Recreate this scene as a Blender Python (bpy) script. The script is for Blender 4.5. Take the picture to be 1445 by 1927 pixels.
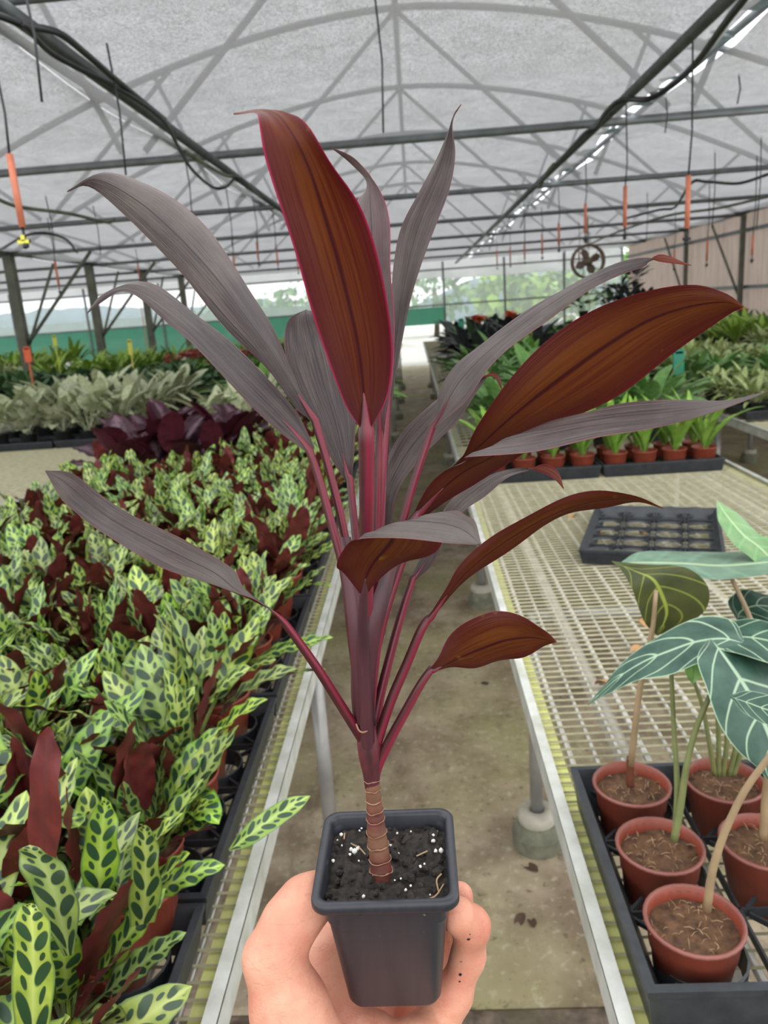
import bpy, math, random
import numpy as np
from mathutils import Vector, Matrix, noise

for o in list(bpy.data.objects):
    bpy.data.objects.remove(o, do_unlink=True)
scene = bpy.context.scene
col = scene.collection
rng = random.Random(11)
PI = math.pi

# ------------------------------------------------------------------ camera
W, H, F = 1445.0, 1927.0, 1445.0
VPX, VPY = 776.0, 574.0            # vanishing point of the aisle
ROLL = 0.0728
CAM = Vector((0, 0, 1.6))
dY = Vector(((VPX - W/2)/F, -(VPY - H/2)/F, -1)).normalized()
v = Vector((-ROLL, 0.9973, 0))
v.z = (v.x*dY.x + v.y*dY.y)/(-dY.z)
dZ = v.normalized()
dX = dY.cross(dZ).normalized()
R3 = Matrix((dX, dY, dZ))          # camera axes -> world
cam_d = bpy.data.cameras.new('camera')
cam = bpy.data.objects.new('camera', cam_d)
col.objects.link(cam)
cam.matrix_world = Matrix.Translation(CAM) @ R3.to_4x4()
cam_d.sensor_fit = 'HORIZONTAL'
cam_d.sensor_width = 36.0
cam_d.lens = 36.0*F/W
cam_d.clip_start = 0.02
cam_d.clip_end = 400
cam_d.dof.use_dof = True
cam_d.dof.focus_distance = 0.43
cam_d.dof.aperture_fstop = 22.0
scene.camera = cam

# ------------------------------------------------------------------ sky, exposure
world = bpy.data.worlds.new('world')
scene.world = world
world.use_nodes = True
bg = world.node_tree.nodes['Background']
bg.inputs[0].default_value = (0.97, 0.985, 1.0, 1)     # even overcast sky
bg.inputs[1].default_value = 2.45
vs = scene.view_settings
vs.view_transform = 'Standard'
vs.look = 'None'
vs.gamma = 1
vs.use_curve_mapping = False
vs.exposure = 0.0

# ------------------------------------------------------------------ helpers
def ray(px, py):
    return R3 @ Vector(((px - W/2)/F, -(py - H/2)/F, -1))
def at_y(px, py, Y):
    d = ray(px, py); return CAM + d*(Y/d.y)
def at_z(px, py, z):
    d = ray(px, py); return CAM + d*((z - CAM.z)/d.z)

def tag(o, label=None, cat=None, group=None, kind=None):
    if label: o['label'] = label
    if cat: o['category'] = cat
    if group: o['group'] = group
    if kind: o['kind'] = kind
    return o
def link(name, data, parent=None, mats=None):
    o = bpy.data.objects.new(name, data)
    col.objects.link(o)
    if parent is not None: o.parent = parent
    return o
def empty(name, loc=(0, 0, 0), rz=0.0, sc=1.0):
    o = bpy.data.objects.new(name, None)
    o.empty_display_size = 0.05
    col.objects.link(o)
    o.location = loc; o.rotation_euler = (0, 0, rz); o.scale = (sc, sc, sc)
    return o
def child_world(o, parent):
    """geometry is in world coordinates; parent sits at its own base (pure translation)"""
    o.parent = parent
    o.location = -Vector(parent.location)
    return o

class G:
    """geometry collector"""
    def __init__(s):
        s.v = []; s.f = []; s.mi = []; s.uv = []; s.smooth = True
    def add(s, verts, faces, mi=0, uvs=None):
        b = len(s.v)
        s.v += [tuple(p) for p in verts]
        for k, f in enumerate(faces):
            s.f.append([i + b for i in f])
            s.mi.append(mi if isinstance(mi, int) else mi[k])
            if uvs is not None: s.uv += [uvs[i] for i in f]
            else: s.uv += [(0, 0)]*len(f)
    def merge(s, g, M):
        b = len(s.v)
        A = np.array(g.v) @ np.array(M.to_3x3()).T + np.array(M.translation)
        s.v += [tuple(p) for p in A.tolist()]
        s.f += [[i + b for i in f] for f in g.f]
        s.mi += g.mi; s.uv += g.uv
    def box(s, c, size, mi=0, M=None):
        x, y, z = [q/2 for q in size]
        vs_ = [Vector((a*x, b*y, d*z)) for d in (-1, 1) for b in (-1, 1) for a in (-1, 1)]
        if M: vs_ = [M @ p for p in vs_]
        vs_ = [p + Vector(c) for p in vs_]
        s.add(vs_, [[0, 2, 3, 1], [4, 5, 7, 6], [0, 1, 5, 4], [2, 6, 7, 3], [0, 4, 6, 2], [1, 3, 7, 5]], mi)
    def bbox(s, a, b, mi=0):
        s.box([(p+q)/2 for p, q in zip(a, b)], [abs(q-p) for p, q in zip(a, b)], mi)
    def tube(s, pts, r, n=8, mi=0, cap=True, flat=1.0):
        pts = [Vector(p) for p in pts]
        m = len(pts)
        rr = r if isinstance(r, (list, tuple)) else [r]*m
        up = Vector((0, 0, 1))
        t0 = (pts[1] - pts[0]).normalized()
        if abs(t0.z) > 0.9: up = Vector((1, 0, 0))
        nrm = t0.cross(up).normalized()
        vs_ = []
        for i in range(m):
            t = (pts[min(i+1, m-1)] - pts[max(i-1, 0)]).normalized()
            nrm = (nrm - t*nrm.dot(t)).normalized()
            b = t.cross(nrm)
            for k in range(n):
                a = 2*PI*k/n
                vs_.append(pts[i] + (nrm*math.cos(a) + b*math.sin(a)*flat)*rr[i])
        fs = []
        for i in range(m-1):
            for k in range(n):
                k2 = (k+1) % n
                fs.append([i*n+k, i*n+k2, (i+1)*n+k2, (i+1)*n+k])
        if cap:
            fs.append(list(range(n))[::-1]); fs.append([(m-1)*n+k for k in range(n)])
        s.add(vs_, fs, mi, [(k/n, i/max(1, m-1)) for i in range(m) for k in range(n)])
    def lathe(s, prof, n=24, c=(0, 0, 0), mi=0, cap0=False, cap1=False):
        vs_ = []
        for (r, z) in prof:
            for k in range(n):
                a = 2*PI*k/n
                vs_.append((c[0]+r*math.cos(a), c[1]+r*math.sin(a), c[2]+z))
        fs = []
        for i in range(len(prof)-1):
            for k in range(n):
                k2 = (k+1) % n
                fs.append([i*n+k, i*n+k2, (i+1)*n+k2, (i+1)*n+k])
        if cap0: fs.append(list(range(n))[::-1])
        if cap1: fs.append([(len(prof)-1)*n+k for k in range(n)])
        s.add(vs_, fs, mi)
    def blob(s, c, r, seed=0, jit=0.25, mi=0, sz=(1, 1, 1)):
        t = (1+5**.5)/2
        vv = [(-1,t,0),(1,t,0),(-1,-t,0),(1,-t,0),(0,-1,t),(0,1,t),(0,-1,-t),(0,1,-t),(t,0,-1),(t,0,1),(-t,0,-1),(-t,0,1)]
        ff = [(0,11,5),(0,5,1),(0,1,7),(0,7,10),(0,10,11),(1,5,9),(5,11,4),(11,10,2),(10,7,6),(7,1,8),(3,9,4),(3,4,2),(3,2,6),(3,6,8),(3,8,9),(4,9,5),(2,4,11),(6,2,10),(8,6,7),(9,8,1)]
        rr = random.Random(seed)
        out = []
        for p in vv:
            k = r/1.9*(1 + rr.uniform(-jit, jit))
            out.append((c[0]+p[0]*k*sz[0], c[1]+p[1]*k*sz[1], c[2]+p[2]*k*sz[2]))
        s.add(out, [list(f) for f in ff], mi)
    def mesh(s, name, mats, smooth=True):
        me = bpy.data.meshes.new(name)
        me.from_pydata(s.v, [], s.f)
        for m in (mats if isinstance(mats, (list, tuple)) else [mats]): me.materials.append(m)
        me.polygons.foreach_set('material_index', s.mi)
        me.polygons.foreach_set('use_smooth', [smooth]*len(s.f))
        uvl = me.uv_layers.new(name='UVMap')
        flat = np.array(s.uv, dtype=np.float32).ravel()
        uvl.data.foreach_set('uv', flat)
        me.update()
        return me
    def obj(s, name, mats, parent=None, smooth=True):
        return link(name, s.mesh(name, mats, smooth), parent)

ORD = ['first', 'second', 'third', 'fourth', 'fifth', 'sixth', 'seventh', 'eighth', 'ninth', 'tenth', 'eleventh', 'twelfth', 'thirteenth', 'fourteenth', 'fifteenth', 'sixteenth', 'seventeenth', 'eighteenth', 'nineteenth', 'twentieth', 'twenty-first', 'twenty-second', 'twenty-third', 'twenty-fourth', 'twenty-fifth', 'twenty-sixth', 'twenty-seventh', 'twenty-eighth', 'twenty-ninth', 'thirtieth', 'thirty-first', 'thirty-second']
def catmull(pts, n):
    """resample an open polyline of tuples/vectors to n points, smooth, even in parameter"""
    P = [np.array(p, float) for p in pts]
    m = len(P)
    out = []
    for k in range(n):
        t = k/(n-1)*(m-1)
        i = min(int(t), m-2); u = t - i
        p1, p2 = P[i], P[i+1]
        p0 = P[i-1] if i > 0 else 2*p1 - p2
        p3 = P[i+2] if i+2 < m else 2*p2 - p1
        out.append(0.5*(2*p1 + (p2-p0)*u + (2*p0-5*p1+4*p2-p3)*u*u + (-p0+3*p1-3*p2+p3)*u**3))
    return out

# ------------------------------------------------------------------ materials
class N:
    def __init__(s, name):
        s.m = bpy.data.materials.new(name); s.m.use_nodes = True
        s.t = s.m.node_tree; s.t.nodes.clear()
        s.out = s.t.nodes.new('ShaderNodeOutputMaterial')
    def new(s, typ, **kw):
        n = s.t.nodes.new(typ)
        for k, v_ in kw.items(): setattr(n, k, v_)
        return n
    def put(s, sock, val):
        if val is None: return
        if hasattr(val, 'is_linked') or isinstance(val, bpy.types.NodeSocket): s.t.links.new(val, sock)
        else: sock.default_value = val
    def math(s, op, a, b=None, c=None, clamp=False):
        n = s.new('ShaderNodeMath', operation=op, use_clamp=clamp)
        s.put(n.inputs[0], a); s.put(n.inputs[1], b); s.put(n.inputs[2], c)
        return n.outputs[0]
    def mix(s, f, a, b, blend='MIX'):
        n = s.new('ShaderNodeMix', data_type='RGBA', blend_type=blend)
        s.put(n.inputs[0], f)
        s.put(n.inputs[6], a if not isinstance(a, tuple) else (*a[:3], 1))
        s.put(n.inputs[7], b if not isinstance(b, tuple) else (*b[:3], 1))
        return n.outputs[2]
    def ramp(s, f, lo, hi):
        n = s.new('ShaderNodeMapRange', clamp=True)
        s.put(n.inputs[0], f); n.inputs[1].default_value = lo; n.inputs[2].default_value = hi
        return n.outputs[0]
    def noise(s, scale, detail=3, vec=None, rough=0.55, stretch=None):
        n = s.new('ShaderNodeTexNoise')
        n.inputs['Scale'].default_value = scale; n.inputs['Detail'].default_value = detail
        n.inputs['Roughness'].default_value = rough
        if vec is None: vec = s.obco()
        if stretch:
            mp = s.new('ShaderNodeMapping'); mp.inputs['Scale'].default_value = stretch
            s.t.links.new(vec, mp.inputs[0]); vec = mp.outputs[0]
        s.t.links.new(vec, n.inputs['Vector'])
        return n.outputs[0]
    def obco(s):
        return s.new('ShaderNodeTexCoord').outputs['Object']
    def uv(s):
        x = s.new('ShaderNodeSeparateXYZ'); s.t.links.new(s.new('ShaderNodeTexCoord').outputs['UV'], x.inputs[0])
        return x.outputs[0], x.outputs[1]
    def rnd(s):
        return s.new('ShaderNodeObjectInfo').outputs['Random']
    def bump(s, h, strength=0.3, dist=0.01):
        n = s.new('ShaderNodeBump'); n.inputs['Strength'].default_value = strength; n.inputs['Distance'].default_value = dist
        s.t.links.new(h, n.inputs['Height']); return n.outputs[0]
    def fin(s, colr, rough=0.6, metal=0.0, nrm=None, spec=0.5, transl=0.0, tcol=None, alpha=None, sss=0.0, coat=0.0):
        p = s.new('ShaderNodeBsdfPrincipled')
        s.put(p.inputs['Base Color'], colr if not isinstance(colr, tuple) else (*colr[:3], 1))
        s.put(p.inputs['Roughness'], rough); p.inputs['Metallic'].default_value = metal
        p.inputs['Specular IOR Level'].default_value = spec
        if coat: p.inputs['Coat Weight'].default_value = coat
        if sss:
            p.inputs['Subsurface Weight'].default_value = sss
            p.inputs['Subsurface Radius'].default_value = (0.006, 0.0025, 0.0015)
            p.inputs['Subsurface Scale'].default_value = 1.0
        if nrm is not None: s.t.links.new(nrm, p.inputs['Normal'])
        sh = p.outputs[0]
        if transl:
            tr = s.new('ShaderNodeBsdfTranslucent')
            s.put(tr.inputs[0], tcol if tcol is not None and not isinstance(tcol, tuple) else ((*tcol[:3], 1) if tcol else colr if not isinstance(colr, tuple) else (*colr[:3], 1)))
            mx = s.new('ShaderNodeMixShader'); s.put(mx.inputs[0], transl)
            s.t.links.new(sh, mx.inputs[1]); s.t.links.new(tr.outputs[0], mx.inputs[2]); sh = mx.outputs[0]
        if alpha is not None:
            tp = s.new('ShaderNodeBsdfTransparent')
            mx = s.new('ShaderNodeMixShader'); s.put(mx.inputs[0], alpha)
            s.t.links.new(tp.outputs[0], mx.inputs[1]); s.t.links.new(sh, mx.inputs[2]); sh = mx.outputs[0]
        s.t.links.new(sh, s.out.inputs[0])
        return s.m

def plain(name, c, rough=0.6, var=0.25, scale=12, bump=0.0, metal=0.0, spec=0.5, c2=None, detail=4, stretch=None, transl=0.0):
    n = N(name)
    f = n.noise(scale, detail, stretch=stretch)
    c2 = c2 or tuple(q*(1-var) for q in c)
    colr = n.mix(n.ramp(f, 0.3, 0.7), tuple(c2), tuple(c))
    nr = n.bump(f, bump, 0.004) if bump else None
    return n.fin(colr, rough, metal, nr, spec, transl)

MAT = {}
MAT['steel'] = plain('galvanised_steel', (0.20, 0.215, 0.22), 0.45, 0.35, 9, metal=0.25)
MAT['steel_dark'] = plain('weathered_pipe', (0.11, 0.12, 0.12), 0.5, 0.4, 14, metal=0.2)
MAT['post'] = plain('weathered_post', (0.17, 0.175, 0.13), 0.7, 0.5, 5)
MAT['hose'] = plain('black_hose', (0.018, 0.019, 0.02), 0.45, 0.4, 30)
MAT['hose_alg'] = plain('algae_hose', (0.16, 0.18, 0.12), 0.6, 0.6, 9)
MAT['string'] = plain('string_tube', (0.03, 0.032, 0.034), 0.5, 0.3, 30)
MAT['orange'] = plain('orange_weight', (0.62, 0.19, 0.105), 0.5, 0.2, 30)
MAT['rail_white'] = plain('white_rail', (0.66, 0.67, 0.63), 0.45, 0.35, 18, bump=0.2, c2=(0.42, 0.43, 0.36))
MAT['rail_yellow'] = plain('algae_board', (0.62, 0.65, 0.20), 0.75, 0.4, 22, bump=0.3, c2=(0.46, 0.44, 0.19))
MAT['wire'] = plain('zinc_wire', (0.50, 0.48, 0.42), 0.4, 0.35, 30, metal=0.4)
MAT['wire_cross'] = plain('cross_wire', (0.50, 0.47, 0.30), 0.5, 0.35, 30, metal=0.15)
MAT['pipe_pale'] = plain('pale_pipe', (0.50, 0.46, 0.40), 0.55, 0.35, 18, bump=0.2)
MAT['leg'] = plain('bench_leg', (0.42, 0.41, 0.39), 0.4, 0.3, 12, metal=0.4)
MAT['concrete_foot'] = plain('concrete_foot', (0.20, 0.20, 0.14), 0.9, 0.5, 25, bump=0.6)
MAT['concrete_pale'] = plain('pale_concrete', (0.46, 0.43, 0.35), 0.9, 0.3, 30, bump=0.4)
MAT['tray'] = plain('black_plastic_tray', (0.035, 0.04, 0.046), 0.42, 0.45, 35, bump=0.25, spec=0.5)
MAT['pot_terra'] = plain('terracotta_plastic', (0.30, 0.062, 0.034), 0.42, 0.3, 25)
MAT['pot_rim'] = plain('terracotta_rim', (0.25, 0.085, 0.065), 0.4, 0.25, 25)
MAT['pot_black'] = plain('black_pot', (0.02, 0.021, 0.023), 0.5, 0.3, 25)
MAT['peat'] = plain('brown_peat', (0.17, 0.085, 0.04), 0.95, 0.7, 90, bump=1.0, c2=(0.045, 0.022, 0.012))
MAT['straw'] = plain('straw_bits', (0.42, 0.28, 0.15), 0.8, 0.4, 60)
MAT['petiole_green'] = plain('green_petiole', (0.22, 0.25, 0.09), 0.5, 0.3, 30)
MAT['petiole_tan'] = plain('tan_petiole', (0.38, 0.27, 0.15), 0.5, 0.35, 20)
MAT['tag_green'] = plain('green_tag', (0.02, 0.30, 0.18), 0.4, 0.2, 30)
MAT['tag_yellow'] = plain('yellow_tag', (0.75, 0.72, 0.08), 0.4, 0.2, 30)
MAT['tag_orange'] = plain('orange_flower', (0.85, 0.13, 0.03), 0.5, 0.25, 30)
MAT['coral'] = plain('coral_bract', (0.62, 0.17, 0.12), 0.5, 0.35, 30)
MAT['dead_leaf'] = plain('dead_leaf', (0.55, 0.30, 0.12), 0.7, 0.4, 40)
# ------------------------------------------------------------------ the house: floor, ceiling curtain, trusses, walls
TZ = 2.64                     # height of the truss ties
TY = [5.45 + 2.7*k for k in range(-2, 6)]
ENDY = 21.2
def floor_mat():
    n = N('mossy_concrete')
    o = n.obco()
    big = n.noise(1.1, 4, o); mid = n.noise(4.5, 5, o); fine = n.noise(38, 5, o); st = n.noise(2.3, 6, o, 0.7, (1.6, 0.7, 1))
    c = n.mix(n.ramp(mid, 0.38, 0.64), (0.21, 0.155, 0.10), (0.44, 0.355, 0.255))
    c = n.mix(n.math('MULTIPLY', n.ramp(big, 0.42, 0.62), 0.75), c, (0.31, 0.29, 0.125))
    c = n.mix(n.math('MULTIPLY', n.ramp(st, 0.56, 0.66), 0.75), c, (0.13, 0.095, 0.06))
    c = n.mix(n.math('MULTIPLY', n.ramp(fine, 0.56, 0.70), 0.6), c, (0.50, 0.46, 0.33))
    c = n.mix(n.math('MULTIPLY', n.ramp(fine, 0.40, 0.30), 0.6), c, (0.06, 0.05, 0.035))
    return n.fin(c, 0.85, nrm=n.bump(fine, 0.5, 0.004))
def dirt_mat():
    n = N('wet_dirt')
    o = n.obco(); f = n.noise(30, 6, o); b = n.noise(4, 4, o)
    c = n.mix(n.ramp(f, 0.35, 0.7), (0.06, 0.043, 0.03), (0.20, 0.15, 0.11))
    c = n.mix(n.ramp(b, 0.5, 0.7), c, (0.10, 0.085, 0.05))
    return n.fin(c, 0.6, nrm=n.bump(f, 0.8, 0.01))
fl = empty('floor'); tag(fl, 'mossy brown concrete floor of the aisles with a dark wet strip in front', 'floor', kind='structure')
MF = floor_mat(); MD = dirt_mat()
g = G()
ys = [1.46, 4.6, 7.7, 10.8, 13.9, 17.0, ENDY + 0.2]
for i in range(len(ys)-1):
    g = G(); g.bbox((-17, ys[i], -0.1), (6.0, ys[i+1]-0.006, 0.0)); g.obj('slab', MF, fl, False)
g = G(); g.bbox((-17, -9, -0.12), (6.0, 1.455, -0.022)); g.obj('dirt_strip', MD, fl, False)

# ---- shade curtain resting on the ties
def cloth_mat():
    n = N('shade_curtain')
    o = n.obco()
    w = n.new('ShaderNodeTexWave', wave_type='BANDS', bands_direction='Y'); w.inputs['Scale'].default_value = 20
    w.inputs['Distortion'].default_value = 1.6; w.inputs['Detail'].default_value = 2; w.inputs['Detail Scale'].default_value = 1.5
    n.t.links.new(o, w.inputs[0])
    w2 = n.new('ShaderNodeTexWave', wave_type='BANDS', bands_direction='X'); w2.inputs['Scale'].default_value = 26
    w2.inputs['Distortion'].default_value = 1.5; n.t.links.new(o, w2.inputs[0])
    f = n.noise(9, 5, o); f2 = n.noise(1.3, 3, o)
    wv = n.math('MULTIPLY', w.outputs['Fac'], 0.65)
    wv = n.math('ADD', wv, n.math('MULTIPLY', w2.outputs['Fac'], 0.35))
    a = n.math('ADD', 0.83, n.math('MULTIPLY', wv, 0.10))
    spk = n.noise(85, 3, o, 0.7)
    a = n.math('ADD', a, n.math('MULTIPLY', n.math('SUBTRACT', spk, 0.5), 0.62))
    a = n.math('ADD', a, n.math('MULTIPLY', n.math('SUBTRACT', f, 0.5), 0.16))
    a = n.math('ADD', a, n.math('MULTIPLY', n.math('SUBTRACT', f2, 0.5), 0.12), clamp=True)
    d = n.new('ShaderNodeBsdfDiffuse'); d.inputs[0].default_value = (0.52, 0.52, 0.53, 1)
    t = n.new('ShaderNodeBsdfTranslucent'); t.inputs[0].default_value = (0.215, 0.213, 0.218, 1)
    m1 = n.new('ShaderNodeMixShader'); m1.inputs[0].default_value = 0.5
    n.t.links.new(d.outputs[0], m1.inputs[1]); n.t.links.new(t.outputs[0], m1.inputs[2])
    tp = n.new('ShaderNodeBsdfTransparent'); tp.inputs[0].default_value = (0.80, 0.80, 0.82, 1)
    m2 = n.new('ShaderNodeMixShader'); n.put(m2.inputs[0], a)
    n.t.links.new(tp.outputs[0], m2.inputs[1]); n.t.links.new(m1.outputs[0], m2.inputs[2])
    n.t.links.new(m2.outputs[0], n.out.inputs[0])
    return n.m
MC = cloth_mat()
ceil = empty('ceiling'); tag(ceil, 'grey woven shade curtain resting on the roof ties', 'ceiling', kind='structure')
def curtain(x0, x1, y0, y1, ragged=None, nx=14, ny=None):
    ny = ny or int((y1-y0)/0.135)
    vs_, fs = [], []
    for j in range(ny+1):
        y = y0 + (y1-y0)*j/ny
        ph = ((y - 5.45)/2.7) % 1.0
        for i in range(nx+1):
            x = x0 + (x1-x0)*i/nx
            if ragged and ((i == nx and ragged > 0) or (i == 0 and ragged < 0)):
                x += 0.022*noise.noise(Vector((y*2.1, 3.3, ragged))) + 0.02*noise.noise(Vector((y*7, 1.3, ragged)))
            z = TZ + 0.045 - 0.05*math.sin(PI*ph)**2 + 0.008*noise.noise(Vector((x*2, y*2, 0)))
            vs_.append((x, y, z))
    for j in range(ny):
        for i in range(nx):
            a = j*(nx+1)+i
            fs.append([a, a+1, a+nx+2, a+nx+1])
    g = G(); g.add(vs_, fs); return g.obj('curtain_panel', MC, ceil)
CY0 = 2.75         # curtain cut short out of view, so open sky lights the foreground
curtain(-1.455, 1.425, CY0, ENDY, 1)
curtain(1.515, 5.6, CY0, ENDY, -1)
curtain(-5.51, -1.457, CY0, ENDY)
curtain(-17, -5.52, CY0, ENDY, nx=20)
# pale seam tape along the left joint, scraps of cloth tied across the right gap
MT = plain('seam_tape', (0.36, 0.42, 0.42), 0.7, 0.2, 10, transl=0.5)
g = G(); g.bbox((-1.49, CY0, TZ+0.055), (-1.43, ENDY, TZ+0.060)); g.obj('seam_tape', MT, ceil, False)
y = CY0
while y < ENDY:
    L_ = rng.uniform(0.02, 0.20)
    g = G(); M_ = Matrix.Rotation(rng.uniform(-0.5, 0.5), 3, 'Z')
    g.box((1.47, y, TZ+0.05 + rng.uniform(-0.01, 0.01)), (0.11, L_, 0.004), M=M_); g.obj('cloth_tie', MT, ceil, False)
    y += L_ + rng.uniform(0.10, 0.55)

# ---- trusses
def arch_z(x, half=5.45, top=4.29, eave=TZ):
    return top - (top-eave)*(abs(x)/half)**1.75
ords = ['overhead behind the leaves', 'just above the frame', 'nearest in view', 'second', 'third', 'fourth', 'fifth', 'farthest']
for k, Y in enumerate(TY):
    t = empty('roof_truss', (0, Y, TZ))
    tag(t, 'grey tube roof truss with curved top bow, %s from the camera' % ['overhead, out of view', 'overhead, just out of view', 'first crossing tie', 'second crossing tie', 'third crossing tie', 'fourth crossing tie', 'fifth crossing tie', 'last crossing tie'][k], 'truss', 'roof trusses')
    g = G(); g.tube([(-5.45, 0, 0), (5.45, 0, 0)], 0.026, 10); g.obj('tie_beam', MAT['steel_dark'] if False else MAT['steel'], t)
    g = G(); g.tube([(x, 0, arch_z(x)-TZ) for x in np.linspace(-5.45, 5.45, 41)], 0.032, 8); g.obj('bow', MAT['steel'], t)
    for sx in (-1, 1):
        for (xa, xb) in ((0.0, 1.7), (2.35, 1.85), (2.2, 3.6), (4.3, 3.7)):
            g = G(); g.tube([(sx*xa, 0, arch_z(xa)-TZ-0.02), (sx*xb, 0, 0.06)], 0.022, 6); g.obj('web_bar', MAT['steel'], t)
    if Y > 6:
        t2 = empty('roof_truss', (-10.95, Y, TZ)); tag(t2, 'grey tie tube of the neighbouring left bay, %s from the camera' % ORD[k-3], 'truss', 'ties of the left bay')
        g = G(); g.tube([(-5.4, 0, 0), (5.4, 0, 0)], 0.026, 8); g.obj('tie_beam', MAT['steel'], t2)
        g = G(); g.tube([(x, 0, arch_z(x)-TZ) for x in np.linspace(-5.45, 5.45, 25)], 0.032, 6); g.obj('bow', MAT['steel'], t2)
def pipe(name, pts, r, m, label, cat, group=None, n=8):
    g = G(); g.tube(pts, r, n)
    o = g.obj(name, m); tag(o, label, cat, group); return o
pipe('ridge_pipe', [(0, -1, 4.27), (0, ENDY, 4.27)], 0.03, MAT['steel'], 'ridge tube running along the roof peak above the curtain', 'pipe')
pipe('purlin_pipe', [(-1.22, -2, TZ-0.055), (-1.22, ENDY, TZ-0.055)], 0.026, MAT['steel_dark'], 'dark lengthwise pipe under the curtain above the left bench', 'pipe')
pipe('purlin_pipe', [(1.20, -2, TZ-0.055), (1.20, ENDY, TZ-0.055)], 0.026, MAT['steel_dark'], 'dark lengthwise pipe under the curtain above the right bench', 'pipe')
pipe('purlin_pipe', [(1.62, -2, TZ+0.12), (1.62, ENDY, TZ+0.12)], 0.02, MAT['steel'], 'lengthwise tube above the bright gap in the curtain', 'pipe')

# ---- gutter posts with braces
for sx in (-1, 1):
    for k, Y in enumerate(TY):
        if Y < 7: continue
        if sx > 0 and Y > 17: continue
        t = empty('gutter_post', (sx*5.47, Y, 0))
        tag(t, 'grey gutter post at the %s' % ('left side, %s from the camera' % ORD[k-3] if sx < 0 else 'right wall, %s from the camera' % ORD[k-3]), 'post', 'gutter posts')
        wpost = 0.12 if sx < 0 else 0.07
        g = G(); g.bbox((-wpost/2, -wpost/2, 0), (wpost/2, wpost/2, TZ)); g.obj('post', MAT['post'], t, False)
        g = G(); g.bbox((-0.12, -0.12, 0), (0.12, 0.12, 0.02)); g.obj('base_plate', MAT['post'], t, False)
        g = G(); g.tube([(0, 0.05, 1.35), (-sx*0.0 + 0.0, 1.35, TZ-0.05)], 0.024, 6); g.obj('brace', MAT['post'], t)
        if sx < 0:
            g = G(); g.tube([(0.05, 0, 1.45), (1.15, 0, TZ-0.03)], 0.024, 6); g.obj('brace', MAT['post'], t)
# gutters
for sx in (-1, 1):
    pipe('gutter_beam', [(sx*5.47, 0, TZ+0.05), (sx*5.47, ENDY, TZ+0.05)], 0.05, MAT['steel'], 'grey gutter beam over the %s posts' % ('left' if sx < 0 else 'right'), 'beam', n=6)

# ---- right wall: corrugated sheet panels
MP = plain('corrugated_sheet', (0.56, 0.46, 0.39), 0.6, 0.3, 3, stretch=(1, 6, 0.4), transl=0.25)
wr = empty('wall_right', (5.6, 0, 0)); tag(wr, 'pinkish beige corrugated plastic side wall', 'wall', kind='structure')
def corrugated(y0, y1, z0, z1):
    vs_, fs = [], []
    n = int((y1-y0)/0.019)
    for i in range(n+1):
        y = y0 + (y1-y0)*i/n
        x = 0.018*math.sin(2*PI*y/0.076)
        vs_ += [(x, y, z0), (x, y, z1)]
    for i in range(n): fs.append([2*i, 2*i+2, 2*i+3, 2*i+1])
    g = G(); g.add(vs_, fs); return g
for i, y in enumerate(np.arange(6.0, 20.5, 1.064)):
    corrugated(y, y+1.09, 0.05, TZ+0.05).obj('sheet_panel', MP, wr)
for z in (0.6, 1.5, 2.4):
    g = G(); g.bbox((-0.07, 6, z-0.03), (-0.03, 21.0, z+0.03)); g.obj('girt', MAT['steel'], wr, False)

# ---- end wall: film band, clear film, green windbreak
def film(name, c, a, rough=0.4, tr=0.5):
    n = N(name); f = n.noise(3, 4)
    colr = n.mix(f, tuple(q*0.8 for q in c), c)
    return n.fin(colr, rough, transl=tr, alpha=a)
M_white = film('white_film', (0.72, 0.73, 0.73), 0.80, tr=0.7)
M_clear = film('clear_film', (0.66, 0.72, 0.70), 0.30)
M_hazy = film('hazy_film', (0.62, 0.70, 0.66), 0.62)
M_green = film('green_windbreak', (0.16, 0.46, 0.33), 0.86, 0.7, 0.5)
wb = empty('wall_back', (0, ENDY, 0)); tag(wb, 'end wall of clear and white film over a green windbreak cloth', 'wall', kind='structure')
def sheet(x0, x1, z0, z1, m, nm, y=0.0):
    g = G(); g.bbox((x0, y-0.004, z0), (x1, y+0.004, z1)); return g.obj(nm, m, wb, False)
xs = list(np.arange(-17, -0.6, 2.05)) 
for i in range(len(xs)-1):
    a, b = xs[i], xs[i+1]
    sheet(a, b, 0.75, 1.55, M_green, 'windbreak_panel')
    sheet(a, b, 1.55, 1.80, M_hazy, 'film_panel')
    sheet(a, b, 1.80, 2.42, M_clear, 'film_panel')
    sheet(a, b, 2.42, 2.72, M_white, 'film_panel')
    sheet(a, b, 0.0, 0.75, M_white, 'film_panel')
sheet(xs[-1], 0.85, 1.06, 1.50, M_green, 'windbreak_panel')
sheet(xs[-1], 0.85, 1.50, 2.25, M_clear, 'film_panel')
sheet(xs[-1], 0.85, 2.25, 2.72, M_white, 'film_panel')
for a in (0.85, 2.45, 4.0):
    b = min(a+1.6, 5.5)
    sheet(a, b, 0.0, 0.9, M_white, 'film_panel'); sheet(a, b, 0.9, 2.2, M_clear, 'film_panel'); sheet(a, b, 2.2, 2.72, M_white, 'film_panel')
for x in list(xs) + [0.85, 2.45, 4.0, 5.5]:
    g = G(); g.bbox((x-0.025, -0.05, 0), (x+0.025, -0.006, TZ)); g.obj('mullion', MAT['steel'], wb, False)
for z in (1.55, 2.45):
    g = G(); g.bbox((-17, -0.04, z-0.02), (5.5, -0.006, z+0.02)); g.obj('rail', MAT['steel'], wb, False)

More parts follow.
